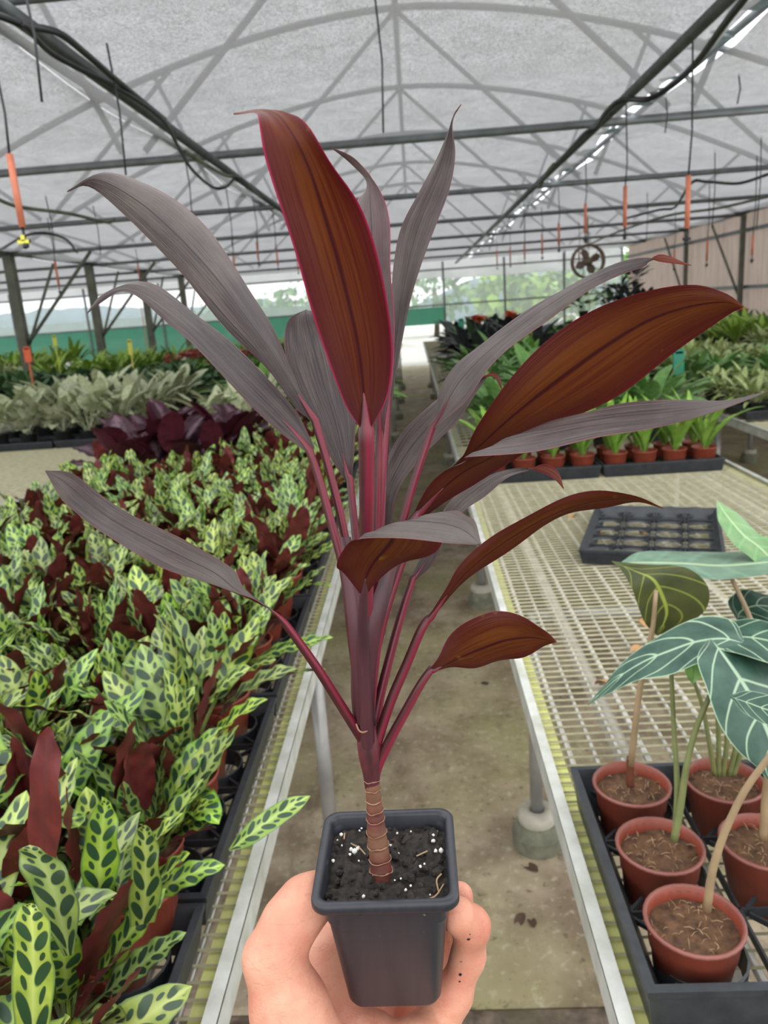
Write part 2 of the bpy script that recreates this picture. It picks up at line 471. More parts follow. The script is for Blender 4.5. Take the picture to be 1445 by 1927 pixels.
# ---- outside: bright ground, far hills, trees
M_out = plain('outside_ground', (0.70, 0.70, 0.64), 0.9, 0.3, 0.5)
g = G(); g.bbox((-90, ENDY+0.25, -0.3), (70, 140, -0.1)); tag(g.obj('outside_ground', M_out), 'bright pale ground outside the end wall', 'ground', kind='structure')
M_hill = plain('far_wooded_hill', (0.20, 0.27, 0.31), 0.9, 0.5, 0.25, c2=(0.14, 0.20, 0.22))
def hill(x0, x1, y, h, seed):
    vs_, fs = [], []; n = 80
    for i in range(n+1):
        x = x0 + (x1-x0)*i/n
        z = h*(0.72 + 0.35*noise.noise(Vector((x*0.05, seed, 0))) + 0.10*noise.noise(Vector((x*0.35, seed, 2))))
        z *= min(1, 6*i/n, 6*(n-i)/n) if True else 1
        for (dy, kz) in ((-8, -0.02), (-4, 0.75), (0, 1.0), (8, 0.6), (14, -0.02)):
            vs_.append((x, y+dy, z*kz - 0.3))
    for i in range(n):
        for j in range(4): fs.append([i*5+j, (i+1)*5+j, (i+1)*5+j+1, i*5+j+1])
    g = G(); g.add(vs_, fs); return g.obj('hill', M_hill)
tag(hill(-90, -8, 112, 6.2, 1.0), 'hazy blue wooded ridge seen through the left end wall', 'hill')
tag(hill(-5, 60, 78, 5.5, 4.0), 'hazy wooded ridge seen through the end wall right of the aisle', 'hill')
# ------------------------------------------------------------------ benches
DECK = 0.80
def bench(label, x0, x1, y0, y1, aisle_side, leg_ys, fine_to=0.0, nbar=20, inset=(0.1, 0.1)):
    """x0<x1; aisle_side -1: its aisle rail is at x0, +1: at x1"""
    t = empty('plant_bench', ((x0+x1)/2, y0, 0)); tag(t, label, 'bench')
    def put(g, nm, m, smooth=False, p=None):
        o = g.obj(nm, m, p or t, smooth)
        if p is None: o.location = (-(x0+x1)/2, -y0, 0)
        return o
    for side, xe in ((-1, x0), (1, x1)):
        s = -side
        g = G(); g.bbox((xe, y0, DECK-0.035), (xe+s*0.004, y1, DECK+0.012)); g.bbox((xe, y0, DECK+0.008), (xe+s*0.018, y1, DECK+0.013))
        put(g, 'edge_rail', MAT['rail_white'])
        g = G(); g.bbox((xe+s*0.005, y0, DECK-0.024), (xe+s*0.042, y1, DECK-0.006)); put(g, 'edge_board', MAT['rail_yellow'])
    # lengthwise bars
    for i in range(nbar):
        x = x0 + 0.055 + (x1-x0-0.11)*i/(nbar-1)
        g = G(); r = 0.0042 if i % 3 else 0.0065
        g.tube([(x, y0, DECK-0.008), (x, y1, DECK-0.008)], r, 6); put(g, 'deck_bar', MAT['wire'], True)
    # cross wires
    g = G(); y = y0 + 0.01
    while y < y1:
        st = 0.0254 if y < fine_to else 0.11
        r_ = 0.0017 if y < fine_to else 0.003
        g.add([(x0+0.004, y-r_, DECK-r_), (x1-0.004, y-r_, DECK-r_), (x1-0.004, y+r_, DECK-r_), (x0+0.004, y+r_, DECK-r_),
               (x0+0.004, y, DECK+r_), (x1-0.004, y, DECK+r_)], [[0, 1, 5, 4], [2, 3, 4, 5], [3, 2, 1, 0]])
        y += st
    o = put(g, 'cross_wires', MAT['wire_cross']); o['kind'] = 'stuff'
    for xs_ in (x0+0.16, (x0+x1)/2, x1-0.16):
        g = G(); g.tube([(xs_, y0, DECK-0.034), (xs_, y1, DECK-0.034)], 0.019, 8); put(g, 'support_pipe', MAT['pipe_pale'], True)
    for ly in leg_ys:
        g = G(); g.tube([(x0+0.1, ly, DECK-0.06), (x1-0.1, ly, DECK-0.06)], 0.018, 8); put(g, 'cross_pipe', MAT['leg'], True)
        for xl in (x0+inset[0], x1-inset[1]):
            g = G(); g.tube([(xl, ly, 0.1), (xl, ly, DECK-0.05)], 0.019, 10); lg = put(g, 'leg', MAT['leg'], True)
            g = G(); g.lathe([(0.072, 0.0), (0.076, 0.05), (0.06, 0.085), (0.05, 0.088)], 18, (xl, ly, 0)); f = g.obj('concrete_foot', MAT['concrete_foot'], lg, False)
            g = G(); g.lathe([(0.055, 0.084), (0.058, 0.105), (0.05, 0.122), (0.024, 0.124), (0.020, 0.110)], 18, (xl, ly, 0)); g.obj('concrete_collar', MAT['concrete_pale'], lg, True)
    return t
LX1, LX0 = -0.276, -1.50
RX0, RX1 = 0.182, 1.40
bench('long wire bench left of the aisle under the spotted plants', LX0, LX1, 0.25, 17.5, 1, [1.76, 3.62, 5.5, 7.4, 9.3, 11.2, 13.1, 15.2], 3.2, inset=(0.1, 0.024))
bench('long wire bench right of the aisle with the bare mesh top', RX0, RX1, 0.25, 17.5, -1, [2.0, 3.92, 5.85, 7.7, 9.6, 11.5, 13.4, 15.3], 4.3, 26)
bench('wire bench at the far left beyond the second aisle', -3.20, -1.97, 1.8, 17.5, 1, [2.6, 4.5, 6.4, 8.3, 10.2, 12.1, 14.0], 5.4, 22)
bench('wire bench third from the aisle on the left', -4.95, -3.70, 4.0, 17.5, 1, [5.0, 8.0, 11.0, 14.0], 0.0, 12)
bench('wire bench at the right beyond the second aisle', 1.86, 3.08, 2.4, 16.0, -1, [3.2, 5.1, 7.0, 9.0, 11.0, 13.0], 4.5, 18)
bench('wire bench along the right wall', 3.55, 4.80, 4.0, 16.0, -1, [5.0, 8.0, 11.0, 14.0], 0.0, 12)

# ------------------------------------------------------------------ pots and trays
def pot_geo(r=0.055, h=0.088):
    g = G()
    g.lathe([(r*0.70, 0.0), (r*0.72, 0.002), (r*0.88, h*0.60), (r*0.90, h*0.61), (r*0.955, h-0.004), (r, h-0.003), (r*1.01, h), (r*0.985, h+0.002), (r*0.93, h), (r*0.90, h-0.018)], 28, cap0=True)
    return g
me_pot = pot_geo().mesh('pot', MAT['pot_terra'])
g = G(); g.lathe([(0.0535, 0.0845), (0.0560, 0.0855), (0.0565, 0.0885), (0.0548, 0.0905), (0.0520, 0.0898), (0.0505, 0.082)], 30)
me_rim = g.mesh('rim', MAT['pot_rim'])
def soil_geo(r, z, seed, n=9, amp=0.004):
    g = G(); vs_ = [(0, 0, z+0.003)]; fs = []; nk = 22
    for i in range(1, n+1):
        for k in range(nk):
            a = 2*PI*k/nk; q = r*i/n
            zz = z + amp*noise.noise(Vector((q*math.cos(a)*120+seed, q*math.sin(a)*120, seed))) + amp*0.8*noise.noise(Vector((q*math.cos(a)*45+seed, q*math.sin(a)*45, seed)))
            vs_.append((q*math.cos(a), q*math.sin(a), zz))
    for k in range(nk): fs.append([0, 1+k, 1+(k+1) % nk])
    for i in range(n-1):
        for k in range(nk):
            k2 = (k+1) % nk; fs.append([1+i*nk+k, 1+(i+1)*nk+k, 1+(i+1)*nk+k2, 1+i*nk+k2])
    g.add(vs_, fs); return g
me_soil = [soil_geo(0.051, 0.073, s).mesh('soil', MAT['peat']) for s in (1, 2, 3)]
def straw_geo(seed):
    g = G(); rr = random.Random(seed)
    for i in range(46):
        a = rr.uniform(0, 2*PI); q = 0.046*math.sqrt(rr.random()); b = rr.uniform(0, 2*PI); L = rr.uniform(0.004, 0.014)
        p = Vector((q*math.cos(a), q*math.sin(a), 0.0765)); d = Vector((math.cos(b), math.sin(b), rr.uniform(-0.1, 0.3)))*L
        g.tube([p, p+d*0.5+Vector((0, 0, 0.002)), p+d], rr.uniform(0.0003, 0.0008), 4)
    return g
me_straw = [straw_geo(s).mesh('straw_bits', MAT['straw']) for s in (1, 2, 3)]
g = pot_geo(0.055, 0.088); me_pot_black = g.mesh('pot', MAT['pot_black'])

def tray_geo(w, l, h=0.055, nx=3, ny=3, hole=0.05, wall=True):
    """w along x, l along y; a rim, sloped walls and a lattice of pot rings"""
    g = G()
    def frame(x, y, z): return [(-x, -y, z), (x, -y, z), (x, y, z), (-x, y, z)]
    x, y = w/2, l/2
    loops = [frame(x-0.010, y-0.010, 0.002), frame(x-0.002, y-0.002, h-0.008), frame(x, y, h-0.008), frame(x, y, h), frame(x-0.010, y-0.010, h+0.001), frame(x-0.015, y-0.015, h-0.010), frame(x-0.030, y-0.030, h*0.35), frame(x-0.034, y-0.034, 0.004)]
    vs_ = [p for lp in loops for p in lp]; fs = []
    for i in range(len(loops)-1):
        for k in range(4):
            k2 = (k+1) % 4; fs.append([i*4+k, i*4+k2, (i+1)*4+k2, (i+1)*4+k])
    g.add(vs_, fs)
    return g
def tray_lattice(w, l, nx, ny, z, ring, collar=0.020):
    g = G()
    px = [-w/2 + w*(i+0.5)/nx for i in range(nx)]; py = [-l/2 + l*(j+0.5)/ny for j in range(ny)]
    for a in px:
        for b in py:
            g.lathe([(ring-0.002, -collar), (ring+0.002, -collar), (ring+0.004, collar*0.4), (ring+0.001, collar*0.4+0.001), (ring-0.002, -collar)], 20, (a, b, z))
    for i in range(nx-1):
        a = (px[i]+px[i+1])/2; g.box((a, 0, z), (0.003, l*0.97, 0.012))
    for j in range(ny-1):
        b = (py[j]+py[j+1])/2; g.box((0, b, z), (w*0.97, 0.003, 0.012))
    for a in px:
        for b in py:
            for q in range(4):
                th = PI/4 + q*PI/2; d = Vector((math.cos(th), math.sin(th), 0))
                L = min(w/nx, l/ny)/2*1.38 - ring - 0.004
                g.box(Vector((a, b, z)) + d*(ring + L/2), (max(L, 0.004), 0.004, 0.007), M=Matrix.Rotation(th, 3, 'Z'))
    return g
tray_cache = {}
def tray(loc, rz, w, l, nx, ny, label, group=None, h=0.055, ring=0.047, collar=0.020):
    key = (w, l, nx, ny, h, ring)
    if key not in tray_cache:
        tray_cache[key] = (tray_geo(w, l, h).mesh('tray_wall', MAT['tray'], False), tray_lattice(w-0.02, l-0.02, nx, ny, h*0.55, ring, collar).mesh('pot_rings', MAT['tray'], False))
    t = empty('plant_tray', loc, rz); tag(t, label, 'tray', group)
    link('tray_wall', tray_cache[key][0], t); link('pot_rings', tray_cache[key][1], t)
    return t

# ------------------------------------------------------------------ leaves
def leaf_geo(L, Wd, nv=10, nu=4, pet=0.0, petw=0.0025, bend=0.6, cup=0.25, wave=0.0, wfreq=5, th=0.0006, peak=0.42, power=0.8, twist=0.0, tip=1.0, seed=0, mi_top=0, mi_bot=1, margin=1.0):
    """leaf base at origin, growing along +Y and arching; top face looks to +Z"""
    g = G()
    s_list = np.linspace(-1, 1, nu+1)
    npet = 3 if pet > 0 else 0
    vals = [i/npet*pet for i in range(npet)] + [pet + (1-pet)*i/nv for i in range(nv+1)]
    p = Vector((0, 0, 0)); rows = []; last = 0.0; ang = 0.0
    for t in vals:
        dt = (t-last)*L; last = t
        ang = -bend*(t**1.3)
        p = p + Vector((0, math.cos(ang), math.sin(ang)))*dt
        if t <= pet and pet > 0: w = petw; u = 0
        else:
            u = (t-pet)/(1-pet)
            a = u**0.75 if peak < 0.5 else u
            k = math.log(0.5)/math.log(peak)
            w = petw*(1-u) + Wd/2*max(0.0, math.sin(PI*u**k))**power
            if u >= 0.999: w = 0.0004
        nrm = Vector((0, -math.sin(ang), math.cos(ang)))
        tw = twist*t
        sd = Vector((math.cos(tw), 0, 0)) + nrm*math.sin(tw)
        nr2 = nrm*math.cos(tw) - Vector((1, 0, 0))*math.sin(tw)
        row = []
        for s in s_list:
            lift = cup*abs(s)*w + (wave*math.sin(wfreq*2*PI*u + (1.3 if s > 0 else 0) + seed)*abs(s)**2*min(1, w/(Wd*0.3)) if wave else 0)
            row.append(p + sd*(s*w) + nr2*lift)
        rows.append((row, nr2, t if pet == 0 else (u if t > pet else 0.0)))
    n1 = len(s_list); vt, vb, uvs = [], [], []
    for row, nr2, u in rows:
        for s, q in zip(s_list, row):
            k = th*(1-abs(s)**2) + 0.00008
            vt.append(q + nr2*k/2); vb.append(q - nr2*k/2); uvs.append(((s+1)/2, u))
    fs = []
    for i in range(len(rows)-1):
        for j in range(n1-1):
            a = i*n1+j; fs.append([a, a+1, a+n1+1]); fs.append([a, a+n1+1, a+n1])
    g.add(vt, fs, mi_top, uvs)
    g.add(vb, [f[::-1] for f in fs], mi_bot, uvs)
    return g

def leaf_mat(name, c1, c2, rough=0.4, transl=0.18, midrib=None, stripes=0, edge=None, blotch=None, scale=40, rv=0.35, spec=0.45, center=None):
    n = N(name)
    u, v_ = n.uv()
    s = n.math('ABSOLUTE', n.math('SUBTRACT', n.math('MULTIPLY', u, 2.0), 1.0))
    f = n.noise(scale, 3)
    c = n.mix(n.ramp(f, 0.3, 0.7), c1, c2)
    if blotch:
        b = n.noise(blotch[1], 4, stretch=(1, 1, 1))
        c = n.mix(n.ramp(b, 0.47, 0.56), c, blotch[0])
    if center:
        c = n.mix(n.math('MULTIPLY', n.ramp(s, center[1], center[1]*0.3), n.ramp(f, 0.25, 0.55)), c, center[0])
    if stripes:
        q = n.math('FRACT', n.math('MULTIPLY', n.math('SUBTRACT', v_, n.math('MULTIPLY', s, 0.12)), stripes))
        c = n.mix(n.math('MULTIPLY', n.ramp(n.math('ABSOLUTE', n.math('SUBTRACT', q, 0.5)), 0.12, 0.05), 0.35), c, tuple(min(1, x*1.9) for x in c1))
    if edge: c = n.mix(n.ramp(s, 0.84, 0.95), c, edge)
    if midrib: c = n.mix(n.ramp(s, 0.10, 0.04), c, midrib)
    r = n.rnd()
    hsv = n.new('ShaderNodeHueSaturation'); n.put(hsv.inputs['Value'], n.math('ADD', 1-rv/2, n.math('MULTIPLY', r, rv))); n.t.links.new(c, hsv.inputs['Color'])
    return n.fin(hsv.outputs[0], rough, transl=transl, spec=spec)

def rattle_top():
    n = N('spotted_lime_leaf')
    u, v_ = n.uv()
    s2 = n.math('SUBTRACT', n.math('MULTIPLY', u, 2.0), 1.0)
    a = n.math('ABSOLUTE', s2)
    side = n.math('GREATER_THAN', s2, 0.0)
    t = n.math('ADD', n.math('MULTIPLY', v_, 10.0), n.math('MULTIPLY', side, 0.5))
    t = n.math('SUBTRACT', t, n.math('MULTIPLY', a, 1.15))
    fr = n.math('SUBTRACT', n.math('FRACT', t), 0.5)
    par = n.math('MODULO', n.math('FLOOR', n.math('ADD', t, 20.0)), 2.0)           # alternate big / small
    rl = n.math('ADD', 0.41, n.math('MULTIPLY', par, -0.25))
    ra = n.math('ADD', 0.52, n.math('MULTIPLY', par, -0.24))
    ea = n.math('DIVIDE', n.math('SUBTRACT', a, 0.45), rl)
    eb = n.math('DIVIDE', fr, ra)
    e = n.math('ADD', n.math('MULTIPLY', ea, ea), n.math('MULTIPLY', eb, eb))
    spot = n.ramp(e, 1.12, 0.80)
    spot = n.math('MULTIPLY', spot, n.ramp(v_, 0.97, 0.90))
    f = n.noise(45, 3)
    base = n.mix(n.ramp(f, 0.3, 0.7), (0.22, 0.36, 0.050), (0.42, 0.55, 0.095))
    base = n.mix(n.ramp(a, 0.35, 0.0), base, (0.50, 0.64, 0.17))
    base = n.mix(n.ramp(a, 0.86, 0.97), base, (0.13, 0.25, 0.07))
    c = n.mix(spot, base, (0.032, 0.078, 0.035))
    # each leaf a little different: some bluish pale, some lime
    r = n.rnd()
    hsv = n.new('ShaderNodeHueSaturation'); n.put(hsv.inputs['Value'], n.math('ADD', 0.66, n.math('MULTIPLY', r, 0.48)))
    n.put(hsv.inputs['Hue'], n.math('ADD', 0.478, n.math('MULTIPLY', n.math('FRACT', n.math('MULTIPLY', r, 7.0)), 0.045)))
    n.put(hsv.inputs['Saturation'], n.math('ADD', 0.88, n.math('MULTIPLY', n.math('FRACT', n.math('MULTIPLY', r, 3.0)), 0.22)))
    n.t.links.new(c, hsv.inputs['Color'])
    return n.fin(hsv.outputs[0], 0.34, transl=0.15, spec=0.6)
M_rt = rattle_top()
M_rb = leaf_mat('maroon_leaf_underside', (0.075, 0.010, 0.012), (0.16, 0.022, 0.020), 0.5, 0.12, midrib=(0.10, 0.02, 0.02))
M_stem_r = plain('maroon_stem', (0.09, 0.03, 0.02), 0.5, 0.4, 20)

# ---- spotted plants
cal_leaf_geo = []
for i in range(7):
    rr = random.Random(40+i)
    cal_leaf_geo.append(leaf_geo(rr.uniform(0.18, 0.235), rr.uniform(0.043, 0.055), 16, 4, pet=0.28, bend=rr.uniform(0.15, 0.95), cup=rr.uniform(0.05, 0.3), wave=0.0032, wfreq=4.2, peak=0.46, power=0.62, twist=rr.uniform(-0.5, 0.5), seed=i))
cal_leaf_me = [g.mesh('leaf', [M_rt, M_rb]) for g in cal_leaf_geo]
def cal_matrices(seed, n=13):
    rr = random.Random(seed); out = []
    for k in range(n):
        az = 2*PI*k*0.382 + rr.uniform(-0.4, 0.4)
        tilt = rr.uniform(0.08, 0.35) if k % 3 == 0 else rr.uniform(0.3, 0.85)
        if k > n-4: tilt = rr.uniform(0.7, 1.15)
        # leaf +Y -> up, top face outward/upward
        M_ = Matrix.Rotation(az, 4, 'Z') @ Matrix.Translation((0, 0.010, 0.074)) @ Matrix.Rotation(PI/2 - tilt, 4, 'X')
        flip = rr.random() < 0.80
        M_ = M_ @ Matrix.Rotation((PI if flip else 0) + rr.uniform(-0.7, 0.7), 4, 'Y') if flip and tilt < 0.3 else M_ @ Matrix.Rotation(rr.uniform(-0.5, 0.5), 4, 'Y')
        out.append((rr.randrange(7), M_ @ Matrix.Scale(rr.uniform(0.75, 1.08), 4)))
    return out
cal_sets = [cal_matrices(s, 18) for s in range(8)]
cal_joined = []
for st in cal_sets:
    g = G()
    for (i, M_) in st: g.merge(cal_leaf_geo[i], M_)
    cal_joined.append(g.mesh('foliage', [M_rt, M_rb]))
CALL = 'spotted lime rattlesnake plant with maroon leaf backs in terracotta pot on the left bench'
def calathea(x, y, z, parts, label=CALL, group='rattlesnake plants on the left bench'):
    t = empty('rattlesnake_plant', (x, y, z), rng.uniform(0, 6.28), rng.uniform(0.92, 1.12))
    tag(t, label, 'potted plant', group)
    k = rng.randrange(8)
    p = link('pot', me_pot, t); link('soil', me_soil[k % 3], t)
    if parts:
        for (i, M_) in cal_sets[k]:
            o = link('leaf', cal_leaf_me[i], t); o.matrix_local = M_
    else: link('foliage', cal_joined[k], t)
    return t
PZ = DECK + 0.006
cols = [-0.418 - 0.138*i for i in range(8)]
rows = [0.36 + 0.138*j for j in range(30)]
for j, y in enumerate(rows):
    for i, x in enumerate(cols):
        if y > 3.35 and i > 3: continue
        if y < 0.9 and i > 4: continue
        parts = (y < 1.50 and i < 5) or (i < 1 and y < 1.9)
        lab = 'spotted rattlesnake plant, %s row back, %s' % (ORD[j], 'next to the aisle rail' if i == 0 else ORD[i] + ' from the aisle rail'); grp = 'rattlesnake plants on the left bench'
        calathea(x + rng.uniform(-.012, .012), y + rng.uniform(-.012, .012), PZ, parts, lab, grp)
# trays under them: one long file along the aisle and two behind
for i, xc in enumerate((-0.4665, -0.763, -1.039, -1.315)):
    for j in range(7):
        y = 0.29 + 0.276 + 0.556*j
        if i > 1 and y > 3.3: continue
        tray((xc, y, DECK), 0, 0.29 if i == 0 else 0.272, 0.548, 2, 4, 'black tray of rattlesnake plants, %s from the front, %s' % (ORD[j], ('next to the aisle rail', 'second file from the aisle', 'third file from the aisle', 'file farthest from the aisle')[i]), 'trays aisle file' if i == 0 else 'trays behind the aisle file')
# the one leaf that reaches far out over the rail, and one tall maroon back
def hero_leaf(loc, rz, tilt, L, Wd, roll=0.0, bend=0.4, wave=0.003):
    g = leaf_geo(L, Wd, 20, 4, pet=0.2, bend=bend, cup=0.15, wave=wave, wfreq=6, peak=0.45, power=0.6)
    o = g.obj('leaf', [M_rt, M_rb]); o.matrix_world = Matrix.Translation(loc) @ Matrix.Rotation(rz, 4, 'Z') @ Matrix.Rotation(tilt, 4, 'X') @ Matrix.Rotation(roll, 4, 'Y')
    return o
def hero_plant(x, y, label, leaves):
    t = empty('rattlesnake_plant', (x, y, PZ)); tag(t, label, 'potted plant', 'rattlesnake plants on the left bench')
    link('pot', me_pot, t); link('soil', me_soil[0], t)
    for a in leaves:
        o = hero_leaf(*a); o.parent = t
    return t
# ------------------------------------------------------------------ other plants: kinds
def kind(name, mats, nleaf, L, Wd, tilt, spread=0.02, z0=0.075, bend=0.7, pet=0.3, peak=0.42, power=0.8, nvar=3, nv=6, nu=2, cup=0.25, wave=0.0, extra=None):
    out = []
    for s in range(nvar):
        rr = random.Random(hash(name) % 1000 + s if False else sum(map(ord, name)) + s)
        geos = [leaf_geo(L*rr.uniform(0.8, 1.15), Wd*rr.uniform(0.85, 1.15), nv, nu, pet=pet, bend=bend*rr.uniform(0.4, 1.4), cup=cup, peak=peak, power=power, wave=wave, seed=i) for i in range(3)]
        g = G()
        for k in range(nleaf):
            az = 2*PI*k*0.382 + rr.uniform(-0.5, 0.5); tl = rr.uniform(*tilt)
            q = rr.uniform(0, spread); zz = z0 + rr.uniform(0, 0.02)
            M_ = Matrix.Rotation(az, 4, 'Z') @ Matrix.Translation((0, q, zz)) @ Matrix.Rotation(PI/2 - tl, 4, 'X') @ Matrix.Rotation(rr.uniform(-0.4, 0.4), 4, 'Y') @ Matrix.Scale(rr.uniform(0.65, 1.1), 4)
            g.merge(geos[k % 3], M_)
        if extra: extra(g, rr)
        out.append(g.mesh('foliage', mats))
    return out
KM = {}
def two(name, c1, c2, under=None, **kw):
    a = leaf_mat(name, c1, c2, **kw)
    b = leaf_mat(name + '_back', *(under or (tuple(q*0.8 for q in c1), tuple(q*0.8 for q in c2))), rough=0.6, transl=0.2)
    return [a, b]
KM['burgundy'] = two('burgundy_leaf', (0.030, 0.006, 0.014), (0.075, 0.014, 0.03), ((0.055, 0.006, 0.014), (0.10, 0.010, 0.02)), midrib=(0.24, 0.11, 0.14), center=((0.20, 0.13, 0.16), 0.62), rough=0.5)
KM['pink'] = two('pink_leaf', (0.30, 0.075, 0.10), (0.52, 0.22, 0.24), edge=(0.12, 0.16, 0.07))
KM['silver'] = two('silver_green_leaf', (0.50, 0.57, 0.30), (0.82, 0.83, 0.60), edge=(0.22, 0.34, 0.11), rv=0.25, scale=60)
KM['lance'] = two('mid_green_leaf', (0.12, 0.33, 0.045), (0.29, 0.52, 0.10), midrib=(0.25, 0.42, 0.12))
KM['dark'] = two('dark_green_leaf', (0.045, 0.12, 0.040), (0.12, 0.24, 0.08), midrib=(0.08, 0.14, 0.06))
KM['lime'] = two('lime_leaf', (0.24, 0.46, 0.05), (0.46, 0.64, 0.10))
KM['black'] = two('blackish_leaf', (0.035, 0.042, 0.040), (0.095, 0.105, 0.10), rough=0.45)
KM['pale'] = two('pale_variegated_leaf', (0.36, 0.50, 0.14), (0.72, 0.76, 0.38), edge=(0.08, 0.2, 0.04), scale=70)
KM['spath'] = two('glossy_green_leaf', (0.11, 0.29, 0.06), (0.26, 0.48, 0.14), rough=0.3, midrib=(0.12, 0.26, 0.08))
KM['fresh'] = two('fresh_green_leaf', (0.18, 0.38, 0.04), (0.34, 0.55, 0.09), rough=0.35)
KM['coral'] = [MAT['coral'], MAT['coral']]
def flowers(mat_i, n, zz, r):
    def f(g, rr):
        for k in range(n):
            a = rr.uniform(0, 6.28); q = rr.uniform(0, 0.06)
            c = (q*math.cos(a), q*math.sin(a), zz + rr.uniform(-0.03, 0.04))
            lg = leaf_geo(r*2, r*1.1, 4, 2, bend=0.8, mi_top=mat_i, mi_bot=mat_i)
            for j in range(5):
                g.merge(lg, Matrix.Translation(c) @ Matrix.Rotation(j*1.256 + a, 4, 'Z') @ Matrix.Rotation(rr.uniform(0.5, 1.1), 4, 'X'))
            g.tube([(0, 0, 0.08), c], 0.003, 4, mat_i-1)
    return f
K = {}
K['burgundy'] = kind('burgundy', KM['burgundy'], 16, 0.25, 0.105, (0.1, 1.05), 0.04, peak=0.5, power=0.6, pet=0.35, nv=10, nu=4, wave=0.004)
K['pink'] = kind('pink', KM['pink'], 18, 0.20, 0.055, (0.15, 1.0), 0.03, peak=0.45, pet=0.35)
K['silver'] = kind('silver', KM['silver'], 20, 0.30, 0.070, (0.1, 0.95), 0.03, bend=1.1, pet=0.45, nv=7)
K['lance'] = kind('lance', KM['lance'], 22, 0.33, 0.050, (0.1, 0.95), 0.03, bend=1.0, pet=0.35, nv=7)
K['dark'] = kind('dark', KM['dark'], 26, 0.27, 0.075, (0.1, 1.1), 0.04, bend=0.9, pet=0.35)
K['lime'] = kind('lime', KM['lime'], 26, 0.36, 0.045, (0.05, 0.8), 0.04, bend=0.9, pet=0.2)
K['black'] = kind('black', KM['black'], 24, 0.40, 0.085, (0.1, 1.0), 0.04, bend=1.1, pet=0.4)
K['pale'] = kind('pale', KM['pale'], 34, 0.23, 0.045, (0.1, 1.15), 0.06, bend=1.0, pet=0.3, nv=5)
K['spath'] = kind('spath', KM['spath'], 24, 0.36, 0.070, (0.08, 0.95), 0.03, bend=1.0, pet=0.42, nv=7)
K['fresh'] = kind('fresh', KM['fresh'], 15, 0.26, 0.028, (0.05, 0.55), 0.012, bend=0.7, pet=0.0, peak=0.5, power=0.6, nv=9)
K['coral'] = kind('coral', [KM['lance'][0], KM['lance'][1], MAT['coral']], 14, 0.22, 0.05, (0.3, 1.1), 0.03, extra=flowers(2, 7, 0.28, 0.035))
K['orange'] = kind('orange', [KM['dark'][0], KM['dark'][1], MAT['tag_orange']], 16, 0.34, 0.05, (0.2, 1.0), 0.03, extra=flowers(2, 4, 0.36, 0.045))

cat_used = []
def put_plant(kn, x, y, z, label, group, nm, potm=None, sc=1.0, pot_sc=1.0):
    t = empty(nm, (x, y, z), rng.uniform(0, 6.28), sc); tag(t, label, 'potted plant', group)
    link('pot', potm or me_pot_black, t)
    link('foliage', rng.choice(K[kn]), t)
    return t
def fill(kn, x0, x1, y0, y1, dx, dy, label, nm, potm=None, sc=1.0, trays=False):
    nx = max(1, round((x1-x0)/dx)); ny = max(1, round((y1-y0)/dy)); c = 0
    for j in range(ny):
        for i in range(nx):
            x = x0 + (i+0.5)*(x1-x0)/nx + rng.uniform(-.03, .03); y = y0 + (j+0.5)*(y1-y0)/ny + rng.uniform(-.03, .03)
            put_plant(kn, x, y, PZ, '%s, %s row back, %s from the left' % (label, ORD[j], ORD[i]), label, nm, potm, sc*rng.uniform(0.88, 1.15)); c += 1
    if trays:
        ntr = max(1, round((x1-x0)/0.55))
        for i in range(ntr):
            wd = (x1-x0)/ntr - 0.01
            for (yy, ll) in [(y0 + 0.14, 0.28), (y0 + 0.43, 0.28)]:
                if yy + 0.14 > y1 + 0.05: continue
                tray((x0 + (i+0.5)*(x1-x0)/ntr, yy, DECK), 0, round(wd, 3), ll, 4, 2, 'tray of %s, %s row, %s from left' % (label, 'front' if yy == y0+0.14 else 'second', ORD[i]), 'trays of ' + nm)
    return c
# left benches, going back
fill('burgundy', -1.50, -0.86, 3.42, 4.25, 0.20, 0.20, 'burgundy plant behind the rattlesnake plants', 'burgundy_plant', me_pot, 1.12)
fill('pink', -0.84, -0.40, 4.45, 4.75, 0.16, 0.16, 'pink plant beside the burgundy plants', 'pink_plant', me_pot, 1.1)
fill('silver', -3.15, -2.0, 5.25, 6.9, 0.23, 0.24, 'silver green plant on the far left bench', 'silver_plant', None, 1.15, True)
fill('silver', -1.48, -0.95, 4.70, 5.9, 0.22, 0.24, 'silver green plant behind the burgundy plants', 'silver_plant', None, 1.1, True)
fill('lance', -0.92, -0.34, 4.85, 7.0, 0.22, 0.26, 'green lance-leaved plant by the left rail', 'lance_leaf_plant', None, 1.15)
fill('lance', -1.48, -0.95, 6.0, 7.4, 0.24, 0.26, 'green lance-leaved plant behind silver plants', 'lance_leaf_plant', None, 1.15)
fill('dark', -3.15, -2.0, 7.0, 9.0, 0.28, 0.32, 'dark bushy plant on the far left bench', 'dark_leaf_plant', None, 1.2)
fill('dark', -1.48, -0.52, 7.4, 9.0, 0.28, 0.32, 'dark bushy plant halfway down the left bench', 'dark_leaf_plant', None, 1.2)
fill('dark', -4.9, -3.75, 7.2, 9.6, 0.30, 0.36, 'dark bushy plant on the third left bench', 'dark_leaf_plant', None, 1.25)
fill('coral', -3.15, -2.0, 9.2, 10.6, 0.28, 0.32, 'coral flowered plant on the far left bench', 'coral_plant', None, 1.2)
fill('black', -1.48, -0.62, 9.2, 10.8, 0.30, 0.34, 'blackish plant down the left aisle bench', 'blackish_plant', None, 1.15)
fill('lime', -4.9, -3.75, 9.8, 13.0, 0.34, 0.42, 'lime strappy plant on the third left bench', 'strappy_plant', None, 1.2)
fill('lime', -3.15, -2.0, 10.8, 13.5, 0.34, 0.42, 'lime strappy plant far down the left', 'strappy_plant', None, 1.2)
